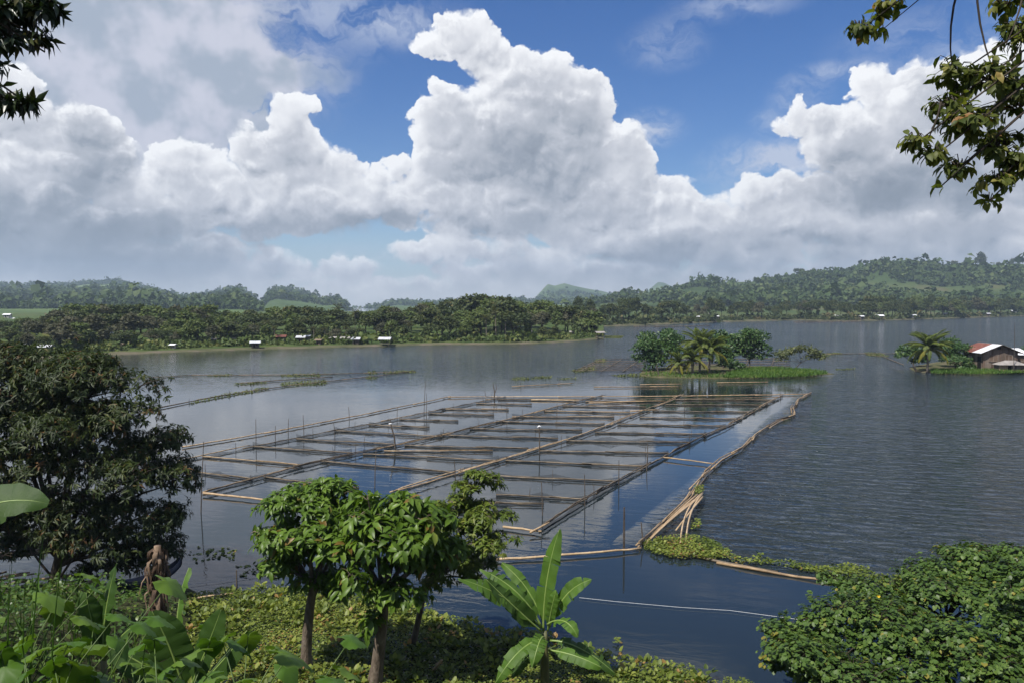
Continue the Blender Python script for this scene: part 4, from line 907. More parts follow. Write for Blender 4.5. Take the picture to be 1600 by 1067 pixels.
for poly in ([(438, 598), (512, 594), (508, 602), (440, 604)], [(325, 586), (362, 585), (362, 588), (325, 588)], [(440, 586), (500, 583), (500, 589), (440, 589)], [(574, 580), (588, 580), (588, 585), (574, 585)], [(574, 588), (590, 588), (590, 593), (574, 593)], [(600, 580), (650, 579), (650, 583), (600, 584)], [(370, 599), (415, 596), (415, 600), (370, 602)], [(300, 628), (345, 617), (420, 605), (420, 608), (345, 622), (300, 631)]):
    tag(weeds('weed_patch', 'w', poly, 16, .18, .09, 'weed_far', 'stuff', jit=1.0), 'green weeds caught on the low pole lines at left', 'water plants', 'weeds on the left pole lines')
for poly in ([(800, 590), (864, 588), (862, 592), (802, 595)], [(893, 579), (930, 572), (932, 578), (900, 584)], [(930, 561), (948, 560), (948, 566), (930, 567)], [(955, 586), (1010, 583), (1010, 590), (965, 589)], [(870, 592), (900, 591), (900, 593), (870, 594)], [(1290, 552), (1315, 551), (1315, 554), (1290, 555)], [(1350, 551), (1375, 551), (1390, 558), (1355, 556)], [(1305, 577), (1335, 576), (1335, 578), (1305, 579)], [(945, 525), (975, 525), (970, 529), (945, 529)]):
    tag(weeds('weed_patch', 'w', poly, 16, .18, .08, 'weed_far', 'stuff', jit=1.0), 'low green weed patch floating near the islets', 'water plants', 'weeds round the islets')
# ------------------------------------------------------------------ near trees and shrubs
def px_blob(x, y, D, rx, ry, rd=None):
    """ellipsoid leaf clump centred on a photograph position at depth D, radii in photograph pixels"""
    c = atd(x, y, D); k = D / F
    return (c.x, c.y, c.z, rx * k, (rd if rd else (rx + ry) / 2) * k, ry * k)
def near_tree(name, label, base, fork, blobs, n_whorl, per, L, W, T, leaf, bark, r0=.14, droop=.5, twigs=1, spread=1.0, cat='tree', lean=None, rmin=.45, wl=None, trunk_part='trunk', upright=.4, bare=(), limb=1.0, tuft=7, tf=.60):
    base = Vector(base); fork = Vector(fork); rl = r0 * limb; root = thing(name, label, cat, base)
    m = MB(); mid = base.lerp(fork, .5) + (Vector(lean) if lean else Vector((rng.uniform(-.1, .1), 0, 0)))
    pts = bez(base - Vector((0, 0, .5)), mid, fork, 9)
    m.tube([p - base for p in pts], [r0 * (1.5 if i == 0 else 1.25 if i == 1 else 1) * (1 - .045 * i) for i in range(9)], 9)
    m.build(trunk_part, bark, root, smooth=True)
    m = MB()
    for b in blobs:
        c = Vector(b[:3]); q = fork.lerp(c, .5) + Vector((0, 0, .18 * (c - fork).length))
        st = pts[-2] if rng.random() < .6 else pts[-3]
        bp = bez(st, q, c, 6); m.tube([p - base for p in bp], [rl * .45, rl * .38, rl * .3, rl * .24, rl * .17, rl * .1], 5)
    tufts = clump(blobs, tuft, tf) if tuft else blobs
    P, d, k = crown_points(tufts, n_whorl)
    B = np.array(tufts)
    if tuft:
        for i, q in enumerate(tufts):
            c = Vector(blobs[i // tuft][:3]); m.tube([p - base for p in (c, c.lerp(Vector(q[:3]), .5) + Vector((0, 0, .05)), Vector(q[:3]))], [rl * .13, rl * .1, rl * .06], 4, cap=False)
    if twigs:
        for i in range(0, n_whorl, twigs):
            c = Vector(B[k[i], :3]); e = Vector(P[i]); s = c.lerp(e, .15)
            m.tube([p - base for p in (s, s.lerp(e, .5) + Vector((0, 0, .06)), e)], [rl * .06 + .003, rl * .04 + .003, .003], 3, cap=False)
    for a, b in bare: m.tube([p - base for p in bez(a, a.lerp(b, .5) + Vector((rng.choice([-1, 1]) * .14 * (b - a).length, 0, .06)), b, 6)], [rl * .2, rl * .19, rl * .17, rl * .15, rl * .12, rl * .07], 5)
    m.build('branches', bark, root, smooth=True)
    out = d * np.array([1, 1, .8]) + np.array([0, 0, upright]); out /= np.linalg.norm(out, axis=1, keepdims=True)
    n = n_whorl * per; o = np.repeat(out, per, 0); rd = unit(n); rd -= o * (rd * o).sum(1, keepdims=True); rd /= np.linalg.norm(rd, axis=1, keepdims=True) + 1e-9
    wr = wl if wl else L * .55
    Pl = np.repeat(P, per, 0) - o * rng.uniform(0, wr, (n, 1))
    D = o * rng.uniform(.15, .65, (n, 1)) + rd * spread - np.array([0, 0, 1]) * (droop * rng.uniform(.4, 1.3, (n, 1)))
    N = o + np.array([0, 0, .7]) + unit(n) * .25
    ll = L * rng.uniform(.6, 1.2, n)
    tone = np.clip(np.repeat(rng.normal(.48, .2, n_whorl), per) + rng.normal(0, .15, n), 0, 1)
    obj('crown', leaf_mesh('crown', Pl - np.array(base), D, N, ll, ll * W / L, T, leaf, tone), root)
    return root
# big dark mango at the left
D = 26.0
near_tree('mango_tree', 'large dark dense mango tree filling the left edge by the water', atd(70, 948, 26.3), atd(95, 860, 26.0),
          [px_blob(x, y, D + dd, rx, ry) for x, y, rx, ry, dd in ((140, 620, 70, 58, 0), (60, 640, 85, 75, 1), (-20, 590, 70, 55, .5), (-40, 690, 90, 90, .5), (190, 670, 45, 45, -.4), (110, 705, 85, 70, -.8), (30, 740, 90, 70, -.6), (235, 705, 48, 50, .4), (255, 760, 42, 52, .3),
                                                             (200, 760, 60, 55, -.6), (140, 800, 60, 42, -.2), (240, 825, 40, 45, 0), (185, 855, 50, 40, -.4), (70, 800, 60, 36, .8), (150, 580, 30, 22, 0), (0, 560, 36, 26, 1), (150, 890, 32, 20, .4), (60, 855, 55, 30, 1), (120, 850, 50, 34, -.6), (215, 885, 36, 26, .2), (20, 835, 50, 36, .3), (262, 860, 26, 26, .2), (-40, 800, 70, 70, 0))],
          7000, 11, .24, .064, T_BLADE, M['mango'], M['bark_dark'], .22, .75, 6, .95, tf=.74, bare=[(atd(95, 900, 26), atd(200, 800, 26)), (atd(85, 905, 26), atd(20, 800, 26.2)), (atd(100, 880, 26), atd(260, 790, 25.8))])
# the round-crowned trees in the middle
near_tree('round_crowned_tree', 'left one of the round-crowned trees, trunk leaning right, mid-size leaves', at(478, 1040, .1), atd(492, 905, 20.6),
          [px_blob(x, y, 20.6 + dd, rx, ry) for x, y, rx, ry, dd in ((475, 800, 58, 44, 0), (525, 788, 50, 36, .3), (435, 845, 44, 32, 0), (480, 860, 58, 48, -.5), (525, 845, 50, 55, -.3), (404, 832, 18, 12, 0), (455, 895, 42, 32, -.2), (500, 915, 40, 26, .2), (548, 830, 40, 44, .4))],
          950, 7, .27, .11, T_BIG, M['big_leaf'], M['bark'], .165, .62, 2, .9, lean=(-.15, 0, .0), upright=.6)
near_tree('round_crowned_tree', 'middle one of the round-crowned trees, large drooping bright green leaves', at(582, 1062, .1), atd(602, 915, 19.6),
          [px_blob(x, y, 19.6 + dd, rx, ry) for x, y, rx, ry, dd in ((580, 808, 46, 38, 0), (635, 806, 48, 38, -.2), (665, 840, 40, 52, .2), (605, 862, 60, 56, -.5), (650, 890, 44, 40, 0), (562, 880, 34, 42, 0), (615, 932, 40, 26, -.2), (578, 975, 20, 18, -.2), (545, 850, 44, 40, .3), (690, 870, 34, 40, .3), (540, 910, 26, 20, .3))],
          760, 7, .34, .14, T_BIG, M['big_leaf'], M['bark'], .185, .8, 2, .85, upright=.6)
near_tree('round_crowned_tree', 'right one of the round-crowned trees, small yellow-green leaves on wide boughs', at(640, 1000, .1), atd(668, 900, 21.8),
          [px_blob(x, y, 21.6 + dd, rx, ry) for x, y, rx, ry, dd in ((740, 762, 40, 26, 0), (700, 800, 42, 31, .2), (750, 810, 50, 28, 0), (680, 850, 52, 46, .3), (740, 850, 55, 44, -.2), (778, 845, 32, 20, 0), (705, 890, 50, 33, 0), (755, 885, 30, 28, .1), (755, 750, 25, 15, 0), (735, 905, 17, 15, 0))],
          1500, 8, .19, .07, T_BLADE, M['small_leaf'], M['bark'], .10, .45, 2, .95, upright=.7, tf=.48)
# hibiscus thicket lower right
hb_ = near_tree('hibiscus_thicket', 'dense round-leaved thicket with a few yellow flowers at lower right', at(1460, 1010, .1), atd(1480, 960, 20.0),
          [px_blob(x, y, Dd, rx, ry, rd) for x, y, Dd, rx, ry, rd in ((1250, 1010, 18.5, 50, 38, 60), (1320, 980, 19, 70, 44, 70), (1290, 1050, 17.5, 80, 44, 70), (1400, 1000, 18.6, 80, 56, 80), (1400, 1070, 16.8, 100, 40, 70), (1500, 1030, 17.5, 90, 60, 80), (1590, 1000, 18, 80, 80, 80), (1500, 940, 20, 80, 44, 80),
           (1450, 915, 21, 46, 34, 60), (1540, 890, 21, 50, 34, 60), (1480, 872, 22, 24, 18, 40), (1540, 860, 22, 22, 16, 40), (1590, 880, 21.5, 40, 24, 50), (1600, 930, 20, 50, 50, 60), (1380, 935, 20.5, 40, 26, 50), (1340, 925, 21.5, 30, 16, 40), (1230, 1040, 18, 34, 34, 40), (1570, 1060, 16.6, 80, 50, 70), (1300, 905, 22.5, 20, 10, 25))],
          8500, 6, .105, .105, T_ROUND, M['hibiscus'], M['bark_dark'], .10, .35, 6, .95, cat='shrub', tf=.62, upright=.7, wl=.25)
for i, (x, y, Dd) in enumerate(((1418, 983, 17.6), (1553, 951, 18.7), (1372, 931, 19.6))):
    m = MB(); c = Vector((0, 0, 0))
    for k in range(5):
        a = k * 2 * math.pi / 5; e = Vector((math.cos(a), -.35, math.sin(a))) * .055; t = Vector((-math.sin(a), 0, math.cos(a))) * .028
        m.add([c, e * .6 + t, e, e * .6 - t], [(0, 1, 2, 3)])
    m.build('flower', M['flower'], hb_, atd(x, y, Dd) - hb_.location)
# overhanging trees: trunks stand beside the viewpoint, outside the picture
near_tree('overhanging_tree', 'tree overhanging the upper right corner with thin yellow-green leaves', (9.2, 5.5, 6.2), (8.6, 6.3, 14.2),
          [px_blob(x, y, Dd, rx, ry) for x, y, Dd, rx, ry in ((1490, 120, 7.5, 36, 34), (1550, 130, 7.4, 40, 44), (1590, 170, 7.6, 44, 50), (1480, 165, 7.4, 30, 26), (1510, 200, 7.3, 46, 38), (1560, 235, 7.5, 40, 40), (1430, 225, 7.3, 22, 22), (1460, 245, 7.3, 30, 18), (1500, 262, 7.4, 34, 16), (1555, 285, 7.4, 26, 24), (1590, 260, 7.4, 24, 30), (1545, 315, 7.4, 14, 12), (1585, 60, 7.8, 24, 34), (1570, 10, 7.8, 26, 24), (1470, 292, 7.3, 10, 8), (1620, 60, 7.8, 40, 60))],
          380, 5, .115, .06, T_BIG, M['overhang'], M['bark_dark'], .16, .85, 1, .7, limb=.4, tuft=0, upright=.1, wl=.1,
          bare=[(atd(1600, -70, 7.8), atd(1570, 75, 7.5)), (atd(1530, -60, 7.6), atd(1552, 112, 7.5)), (atd(1510, -50, 7.5), atd(1488, 112, 7.4)), (atd(1470, 160, 7.3), atd(1448, 222, 7.3))])
near_tree('overhanging_spray', 'separate leafy spray hanging at the top edge near the right corner', (7.6, 3.2, 6.6), (5.6, 6.2, 14.0),
          [px_blob(x, y, Dd, rx, ry) for x, y, Dd, rx, ry in ((1345, 48, 7.2, 18, 14), (1375, 50, 7.2, 8, 12), (1375, 25, 7.2, 14, 12), (1390, 8, 7.2, 22, 12), (1420, -30, 7.2, 30, 20), (1480, -60, 7.2, 40, 24))],
          80, 5, .105, .056, T_BIG, M['overhang'], M['bark_dark'], .09, .8, 1, .7, limb=.4, tuft=0, upright=.1, wl=.08)
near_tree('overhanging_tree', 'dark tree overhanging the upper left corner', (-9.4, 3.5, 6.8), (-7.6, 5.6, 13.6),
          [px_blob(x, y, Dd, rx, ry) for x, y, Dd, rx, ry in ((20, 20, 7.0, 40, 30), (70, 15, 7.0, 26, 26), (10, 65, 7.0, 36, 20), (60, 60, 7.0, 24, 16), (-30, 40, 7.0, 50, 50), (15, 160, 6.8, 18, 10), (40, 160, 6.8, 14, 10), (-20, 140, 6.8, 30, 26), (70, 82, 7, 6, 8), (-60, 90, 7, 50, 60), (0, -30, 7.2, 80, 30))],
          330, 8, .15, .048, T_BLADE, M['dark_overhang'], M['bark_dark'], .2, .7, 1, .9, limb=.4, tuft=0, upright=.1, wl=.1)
# ------------------------------------------------------------------ banana plants
def banana_leaf(p0, p1, p2, width, up, parent, mat, n=22, fold=.35, tears=5, pet=.12, name='leaf'):
    """blade in two torn halves along a bent midrib; 'up' is the way its upper face looks"""
    sp = bez(p0, p1, p2, n); up = Vector(up).normalized(); o = parent.location
    cut = set(int(c) for c in rng.uniform(4, n - 3, tears)); V = []; Fs = []
    for sgn in (-1, 1):
        off = 0.0; start = None
        for i in range(n):
            t = i / (n - 1); tg = (sp[min(i + 1, n - 1)] - sp[max(i - 1, 0)]).normalized()
            sd = tg.cross(up).normalized() * sgn; nm = sd.cross(tg).normalized() * sgn
            if nm.dot(up) < 0: nm = -nm
            u = max(0, (t - pet) / (1 - pet)); w = width * .5 * min(1, (u * 5.5) ** .6) * (1 - max(0, u - .62) ** 2 * 5.8) if t > pet else .02
            w = max(w, .012)
            def col(dr):
                b = len(V)
                for q in (0, .5, 1):
                    e = sp[i] + sd * w * q + nm * (w * fold * q * (1 - .75 * q) + dr * q + .02 * math.sin(i * 2.1 + sgn) * q) + tg * (-.10 * w * q)
                    V.append(tuple(e - o))
                return b
            b = col(off)
            if start is not None:
                for q in (0, 1): Fs.append((start + q, start + q + 1, b + q + 1, b + q) if sgn > 0 else (start + q, b + q, b + q + 1, start + q + 1))
            if i in cut: off = rng.uniform(-.34, .06) * width; b = col(off)
            start = b
    me = bpy.data.meshes.new(name); me.from_pydata(V, [], Fs); me.materials.append(mat); me.polygons.foreach_set('use_smooth', [True] * len(Fs)); me.update()
    lf = obj(name, me, parent)
    m = MB(); m.tube([p - o - up * .006 for p in sp], [max(.006, .032 * (1 - .85 * i / (n - 1))) for i in range(n)], 5); m.build('midrib', M['midrib'], lf, smooth=True)
    return lf
def pl(x, y, D): return atd(x, y, D)
BD = 19.6
bn_ = thing('banana_plant', 'tall bright banana plant standing at the edge of the hyacinth mat', 'banana plant', at(852, 1075, .0) + Vector((0, -.4, 0)))
st = bn_.location; hub = pl(852, 985, BD)
m = MB(); m.tube([p - st for p in bez(st - Vector((0, 0, .4)), st.lerp(hub, .5) + Vector((-.05, 0, 0)), hub, 8)], [.15, .14, .125, .115, .105, .09, .07, .05], 9); m.build('stem', M['stem'], bn_, smooth=True)
for (a, b, c, w, up, mt, tr) in (
    ((849, 985, BD), (848, 905, BD), (874, 826, BD + .2), .66, (-.55, -1, .25), 'banana', 3),
    ((846, 980, BD), (795, 925, BD - .5), (716, 903, BD - .8), .62, (-.15, -.75, 1), 'banana', 5),
    ((846, 978, BD), (815, 915, BD - .1), (750, 888, BD + .3), .60, (.35, -.8, .9), 'banana', 4),
    ((850, 975, BD + .2), (828, 910, BD + .4), (784, 879, BD + .8), .46, (.6, -.8, .5), 'banana', 2),
    ((845, 985, BD - .1), (805, 950, BD - .5), (760, 905, BD - .5), .58, (-.8, .3, .35), 'banana_dark', 3),
    ((858, 980, BD), (880, 915, BD), (924, 905, BD - .2), .55, (-.75, -.9, .55), 'banana', 4),
    ((856, 985, BD), (862, 945, BD - .2), (869, 922, BD - .2), .36, (-.2, -1, .2), 'banana', 1),
    ((855, 975, BD - .1), (885, 955, BD - .7), (903, 995, BD - .9), .46, (.1, -.5, 1), 'banana', 3),
    ((850, 998, BD - .1), (812, 1000, BD - .7), (772, 1070, BD - 1.0), .52, (-.3, -.7, .8), 'banana', 6),
    ((850, 995, BD - .2), (843, 990, BD - .8), (832, 1042, BD - 1.1), .50, (-.1, -1, .45), 'banana', 4),
    ((860, 1000, BD), (905, 1000, BD - .3), (962, 1052, BD - .5), .50, (.15, -.5, 1), 'banana_dark', 6),
    ((858, 1015, BD - .2), (900, 1020, BD - .6), (940, 1042, BD - .8), .46, (.05, -.6, 1), 'banana', 4),
    ((848, 1010, BD - .1), (815, 1030, BD - .3), (800, 1058, BD - .5), .40, (-.2, -.4, 1), 'banana_dark', 4)):
    banana_leaf(pl(*a), pl(*b), pl(*c), w * .76, up, bn_, M[mt], tears=tr * 2)
def small_banana(label, base, hubp, leaves, name='banana_plant'):
    t = thing(name, label, 'banana plant', base); m = MB(); m.tube([p - base for p in bez(base - Vector((0, 0, .3)), base.lerp(hubp, .5), hubp, 6)], [.10, .095, .09, .08, .07, .05], 8); m.build('stem', M['stem'], t, smooth=True)
    for (a, b, c, w, up, mt, tr) in leaves: banana_leaf(pl(*a), pl(*b), pl(*c), w, up, t, M[mt], tears=tr)
    return t
def ground(x, y0, D):
    p = atd(x, y0, D); p.z = float(bank_z(p.x, p.y)); return p
small_banana('young banana plant with dark broad upright leaves at lower left', ground(290, 1090, 12.5), pl(292, 1080, 12.5), (
    ((290, 1085, 12.5), (270, 1010, 12.4), (238, 955, 12.3), .62, (.45, -1, .1), 'banana_dark', 2), ((295, 1080, 12.5), (325, 1010, 12.4), (345, 952, 12.4), .42, (-.4, -1, .25), 'banana_dark', 1),
    ((297, 1085, 12.5), (345, 1040, 12.2), (385, 985, 12.2), .40, (-.8, -.7, .5), 'banana_dark', 2), ((288, 1085, 12.6), (262, 960, 13.0), (295, 886, 13.3), .36, (-.8, -.6, .4), 'banana', 5), ((290, 1090, 12.4), (240, 1040, 12.1), (170, 1010, 12.0), .5, (-.3, -.5, 1), 'banana_dark', 3)))
small_banana('young banana plant with pale upright leaf behind the taro', ground(165, 1040, 13.5), pl(162, 1030, 13.5), (
    ((162, 1030, 13.5), (158, 960, 13.5), (182, 880, 13.6), .42, (-.6, -1, .1), 'banana_dark', 2), ((160, 1030, 13.5), (140, 970, 13.4), (135, 925, 13.4), .40, (.8, -.7, .2), 'banana_dark', 2), ((163, 1030, 13.4), (190, 985, 13.0), (215, 975, 12.8), .36, (-.2, -.7, .8), 'banana_dark', 3)))
small_banana('banana plant at the left edge reaching one torn leaf into view', ground(-140, 1000, 12), pl(-120, 850, 12), (((-120, 860, 12), (-30, 760, 12), (76, 786, 12.2), .62, (-.1, -.75, .9), 'banana_dark', 6), ((-120, 860, 12), (-190, 700, 12), (-260, 760, 12.2), .6, (-.1, -.75, .9), 'banana_dark', 4)))
# withered banana stump with hanging dry leaves
ds = thing('dead_banana_stem', 'withered banana stem wrapped in hanging brown dry leaves', 'dead plant', ground(245, 975, 18.5)); bs = ds.location; tp = pl(246, 852, 18.5)
m = MB(); m.tube([p - bs for p in bez(bs - Vector((0, 0, .4)), bs.lerp(tp, .5) + Vector((.05, 0, 0)), tp, 8)], [.14, .135, .13, .12, .115, .11, .10, .08], 9); m.build('stem', M['dry'], ds, smooth=True)
for i in range(90):
    a = rng.uniform(0, 6.28); z0 = rng.uniform(.35, 1.0) ** .7; c = bs.lerp(tp, z0) - bs; e = Vector((math.cos(a), math.sin(a), 0)); l = rng.uniform(.25, .85); w = rng.uniform(.014, .05); q = Vector((-e.y, e.x, 0)); sd = q * w; sw = rng.uniform(-.14, .14)
    bul = rng.uniform(.02, .16); m = MB(); P_ = [c + e * .10, c + e * (.13 + bul) + q * sw * .3 - Vector((0, 0, l * .25)), c + e * (.14 + bul * .8) + q * sw * .7 - Vector((0, 0, l * .65)), c + e * (.10 + bul * rng.random()) + q * sw - Vector((0, 0, l))]
    if i % 9 == 0: P_ = [c, c + e * .2 + Vector((0, 0, .08)), c + e * .34 - Vector((0, 0, .12)), c + e * .4 - Vector((0, 0, .4))]
    V_ = []
    for j, p in enumerate(P_): k = (.7, 1.3, 1.0, .15)[j]; V_ += [p - sd * k, p + e * .018, p + sd * k]
    m.add(V_, [f for j in range(3) for f in ((3 * j, 3 * j + 1, 3 * j + 4, 3 * j + 3), (3 * j + 1, 3 * j + 2, 3 * j + 5, 3 * j + 4))]); m.build('dry_leaf', M['dry'], ds, smooth=True)
# ------------------------------------------------------------------ taro
def taro_leaf_mesh(seed):
    r_ = np.random.default_rng(seed); n = 28; V = [(0, 0, 0)]; 
    for i in range(n):
        a = 2 * math.pi * i / n; q = abs(((a / math.pi) % 2) - 1)         # 1 at tip (a=0), 0 at the notch
        rad = .30 + .50 * q ** 4 + .14 * math.sin(math.pi * q) ** 2 + .16 * max(0, 1 - abs(q - .16) * 7) - .26 * max(0, 1 - q * 9)
        for s in (.55, 1.0): V.append((rad * s * math.cos(a), rad * s * math.sin(a) * .95, .05 * s - .16 * s * s * (1 + .4 * math.cos(3 * a)) + (.03 if i % 2 else -.01) * s + r_.uniform(-.012, .012) * s))
    Fs3 = [(0, 1 + 2 * i, 1 + 2 * ((i + 1) % n)) for i in range(n)]; Fs4 = [(1 + 2 * i, 2 + 2 * i, 2 + 2 * ((i + 1) % n), 1 + 2 * ((i + 1) % n)) for i in range(n)]
    return mesh_np('leaf', V, [np.array(Fs3), np.array(Fs4)], [M['taro']], np.full(len(V), r_.uniform(.2, 1)), smooth=True)
TL = [taro_leaf_mesh(40 + i) for i in range(5)]
def taro(p, n, size, h, label):
    t = thing('taro_plant', label, 'taro plant', p, 'taro plants on the lower left bank')
    for i in range(n):
        a = rng.uniform(0, 6.28); hh = h * rng.uniform(.6, 1.1); o = Vector((math.cos(a) * .45 * hh, math.sin(a) * .45 * hh, hh))
        m = MB(); m.tube(bez((0, 0, -.1), (o.x * .2, o.y * .2, hh * .7), o, 5), [.013, .012, .010, .009, .007], 5); m.build('stalk', M['stalk'], t, smooth=True)
        l = obj('leaf', TL[int(rng.integers(5))], t, o); s = size * rng.uniform(.7, 1.25); l.scale = (s, s, s); l.rotation_euler = (rng.uniform(-.3, .3), rng.uniform(.35, 1.0), a + rng.uniform(-.5, .5))
TP = [(20, 1000, 9.5, 6, .5, .8), (95, 985, 10.5, 6, .5, .9), (60, 1030, 9.0, 6, .42, .6), (130, 1045, 9.6, 5, .42, .6), (190, 1060, 9.2, 6, .5, .6), (250, 1070, 9.0, 5, .42, .5), (330, 1075, 9.2, 6, .5, .6), (400, 1065, 9.4, 6, .5, .6), (445, 1075, 9.0, 5, .45, .5), (10, 1050, 8.2, 6, .34, .6), (80, 1065, 8.2, 5, .32, .5), (160, 1080, 8.4, 5, .4, .5), (300, 1085, 8.4, 5, .4, .5), (-30, 960, 11, 5, .5, .9), (370, 1045, 11, 5, .5, .7), (430, 1050, 10.5, 5, .5, .6), (0, 930, 12.5, 5, .5, 1.0),
      (120, 1010, 10.8, 6, .45, .6), (225, 1040, 10.2, 6, .45, .6), (45, 975, 11.2, 6, .5, .7), (350, 1030, 12, 5, .45, .6), (475, 1060, 10.2, 5, .42, .5), (210, 1090, 8.2, 5, .4, .5), (40, 1080, 7.8, 5, .4, .5), (120, 1090, 7.9, 5, .36, .5), (380, 1095, 8.2, 5, .4, .5), (255, 1085, 7.9, 5, .36, .4), (150, 1000, 12.0, 5, .45, .6)]
ORD = ['first', 'second', 'third', 'fourth', 'fifth', 'sixth', 'seventh', 'eighth', 'ninth', 'tenth']
for i, (x, y, D, n, s, h) in enumerate(sorted(TP)):
    p = atd(x, y, D); gz_ = float(bank_z(p.x, p.y)); hh = max(h, p.z - gz_)
    z_ = ('at the left corner' if i < 10 else ('below the young banana' if i < 20 else 'right of the young banana'))
    taro(Vector((p.x, p.y, gz_)), n, s, hh, 'heart-leaved taro plant ' + z_ + ', ' + ORD[i % 10] + ' of that clump from the left')
# ------------------------------------------------------------------ undergrowth and grass on the bank
n = 15000; px = rng.uniform(-15, -1.5, n); py = rng.uniform(6, 25, n); pz = bank_z(px, py); k = (pz > .15) & (px < -1.5 - (py - 6) * .32); px, py, pz = px[k], py[k], pz[k]; n = len(px)
hgt_ = rng.random(n) ** 1.5 * .75 * (.4 + fbm(px * .7, py * .7, 3)); P_ = np.stack([px, py, pz + hgt_], -1)
DD = unit(n); DD[:, 2] = abs(DD[:, 2]) * .5; ll = rng.uniform(.07, .2, n)
tag(obj('undergrowth', leaf_mesh('undergrowth', P_, DD, unit(n) * .5 + np.array([0, 0, 1.]), ll, ll * .6, T_BIG, M['ground_leaf'], np.clip(fbm(px * .5, py * .5, 3) + rng.normal(0, .2, n), 0, 1))), 'tangled low green undergrowth on the left bank', 'undergrowth', kind='stuff')
n = 1500; px = rng.uniform(-14, -2, n); py = rng.uniform(7, 22, n); pz = bank_z(px, py); k = (pz > .1) & (fbm(px * .6 + 4, py * .6, 2) > .5); px, py, pz = px[k], py[k], pz[k]; n = len(px); ll = rng.uniform(.4, 1.1, n)
DD = unit(n) * .45 + np.array([0, 0, 1.]); tag(obj('tall_grass', leaf_mesh('tall_grass', np.stack([px, py, pz], -1), DD, unit(n), ll, .022, T_BLADE, M['grass'])), 'long thin grass blades on the left bank', 'grass', kind='stuff')
for i in range(7):
    x = (10, 30, 66, 20, 100, 45, 5)[i]; a = ground(x, 1000, 10.5 + .3 * i); b = pl((20, 72, 100, 16, 128, 40, 2)[i], (868, 812, 850, 880, 905, 900, 900)[i], 10.8 + .2 * i)
    pp = bez(a, a.lerp(b, .6) + Vector((-.15, 0, .2)), b, 8); V_ = []; sd = Vector((.018, .004, 0))
    for j, p in enumerate(pp): w = 1 - (j / 7) ** 2; V_ += [p - sd * w - pp[0], p + Vector((0, -.008, 0)) - pp[0], p + sd * w - pp[0]]
    m = MB(); m.add(V_, [f for j in range(7) for f in ((3 * j, 3 * j + 1, 3 * j + 4, 3 * j + 3), (3 * j + 1, 3 * j + 2, 3 * j + 5, 3 * j + 4))])
    tag(m.build('grass_blade', M['taro'], None, pp[0], smooth=True), ORD[i] + ' tall arching reed blade at the left edge above the taro', 'reed', 'tall reed blades at left')
# ------------------------------------------------------------------ driftwood, canoe, edge poles
dp = thing('driftwood_pile', 'heap of broken bamboo and driftwood under the mango tree', 'driftwood', at(70, 930, .3))
for i in range(46):
    c = at(rng.uniform(-20, 150), rng.uniform(895, 955), rng.uniform(.1, .75)); a = rng.normal(0, .5); l = rng.uniform(.5, 1.7)
    bamboo('branch', c - Vector((math.cos(a), math.sin(a), .1)) * l * .5, c + Vector((math.cos(a), math.sin(a), .12)) * l * .5, rng.uniform(.025, .06), M[str(rng.choice(['bamboo', 'stick', 'bamboo_wet', 'plank']))], dp, n=4, sides=5)
lg = bamboo('fallen_log', at(-30, 872, .8), at(90, 858, .7), .16, M['bark'], None, n=5); tag(lg, 'pale fallen log behind the mango trunk at the left edge', 'log')
def canoe(label, a, b, wd, mat, rise=.25):
    a, b = Vector(a), Vector(b); t = thing('canoe', label, 'boat', a.lerp(b, .5)); L = (b - a).length; ang = math.atan2(b.y - a.y, b.x - a.x); t.rotation_euler.z = ang
    V = []; n = 12
    for i in range(n + 1):
        u = i / n; x = (u - .5) * L; w = wd * .5 * max(.04, math.sin(math.pi * (.04 + .92 * u)) ** .6); s = rise * abs(2 * u - 1) ** 3; 
        for y, z in ((-w, .30 + s), (-w * .85, .08 + s), (0, -.05 + s), (w * .85, .08 + s), (w, .30 + s), (w - .04, .30 + s), (0, .03 + s), (-w + .04, .30 + s)): V.append((x, y, z))
    Fs = [(8 * i + k, 8 * i + (k + 1) % 8, 8 * i + 8 + (k + 1) % 8, 8 * i + 8 + k) for i in range(n) for k in range(8)] + [tuple(range(8)), tuple(8 * n + k for k in range(7, -1, -1))]
    m = MB(); m.add(V, Fs); m.build('hull', M[mat], t, smooth=True)
    for u in (.3, .65): q = MB(); q.box(((u - .5) * L, 0, .24), (.16, wd * .8, .03)); q.build('seat', M['plank'], t)
    return t
canoe('narrow dark blue canoe pulled up behind the withered banana stem', at(178, 935, .15), at(283, 893, .35), .55, 'hull', .35)
canoe('small dark canoe moored in front of the palm islet', at(1098, 589), at(1112, 586.5), .7, 'bark_dark', .2)
for a, b, lab in (((280, 937), (372, 926), 'thin bamboo pole edging the hyacinth mat at left'), ((178, 946), (232, 940), 'thin bamboo pole lying by the canoe')):
    tag(bamboo('edge_pole', at(*a, .12), at(*b, .12), .04, M['bamboo_pale'], None), lab, 'bamboo pole')
tag(stake('mooring_stake', at(370, 928), .85, None, .035, (0, 0)), 'brown stake at the edge of the hyacinth mat', 'stake')
for x0, y0, x1, y1, r in ((690, 1067, 700, 1036, .04),):
    o = bamboo('broken_stub', at(675, 1050, .0), atd(690, 1030, 20.2), .05, M['bamboo_pale'], None, n=3); tag(o, 'short broken stub beside the middle round-crowned trunk', 'stub')
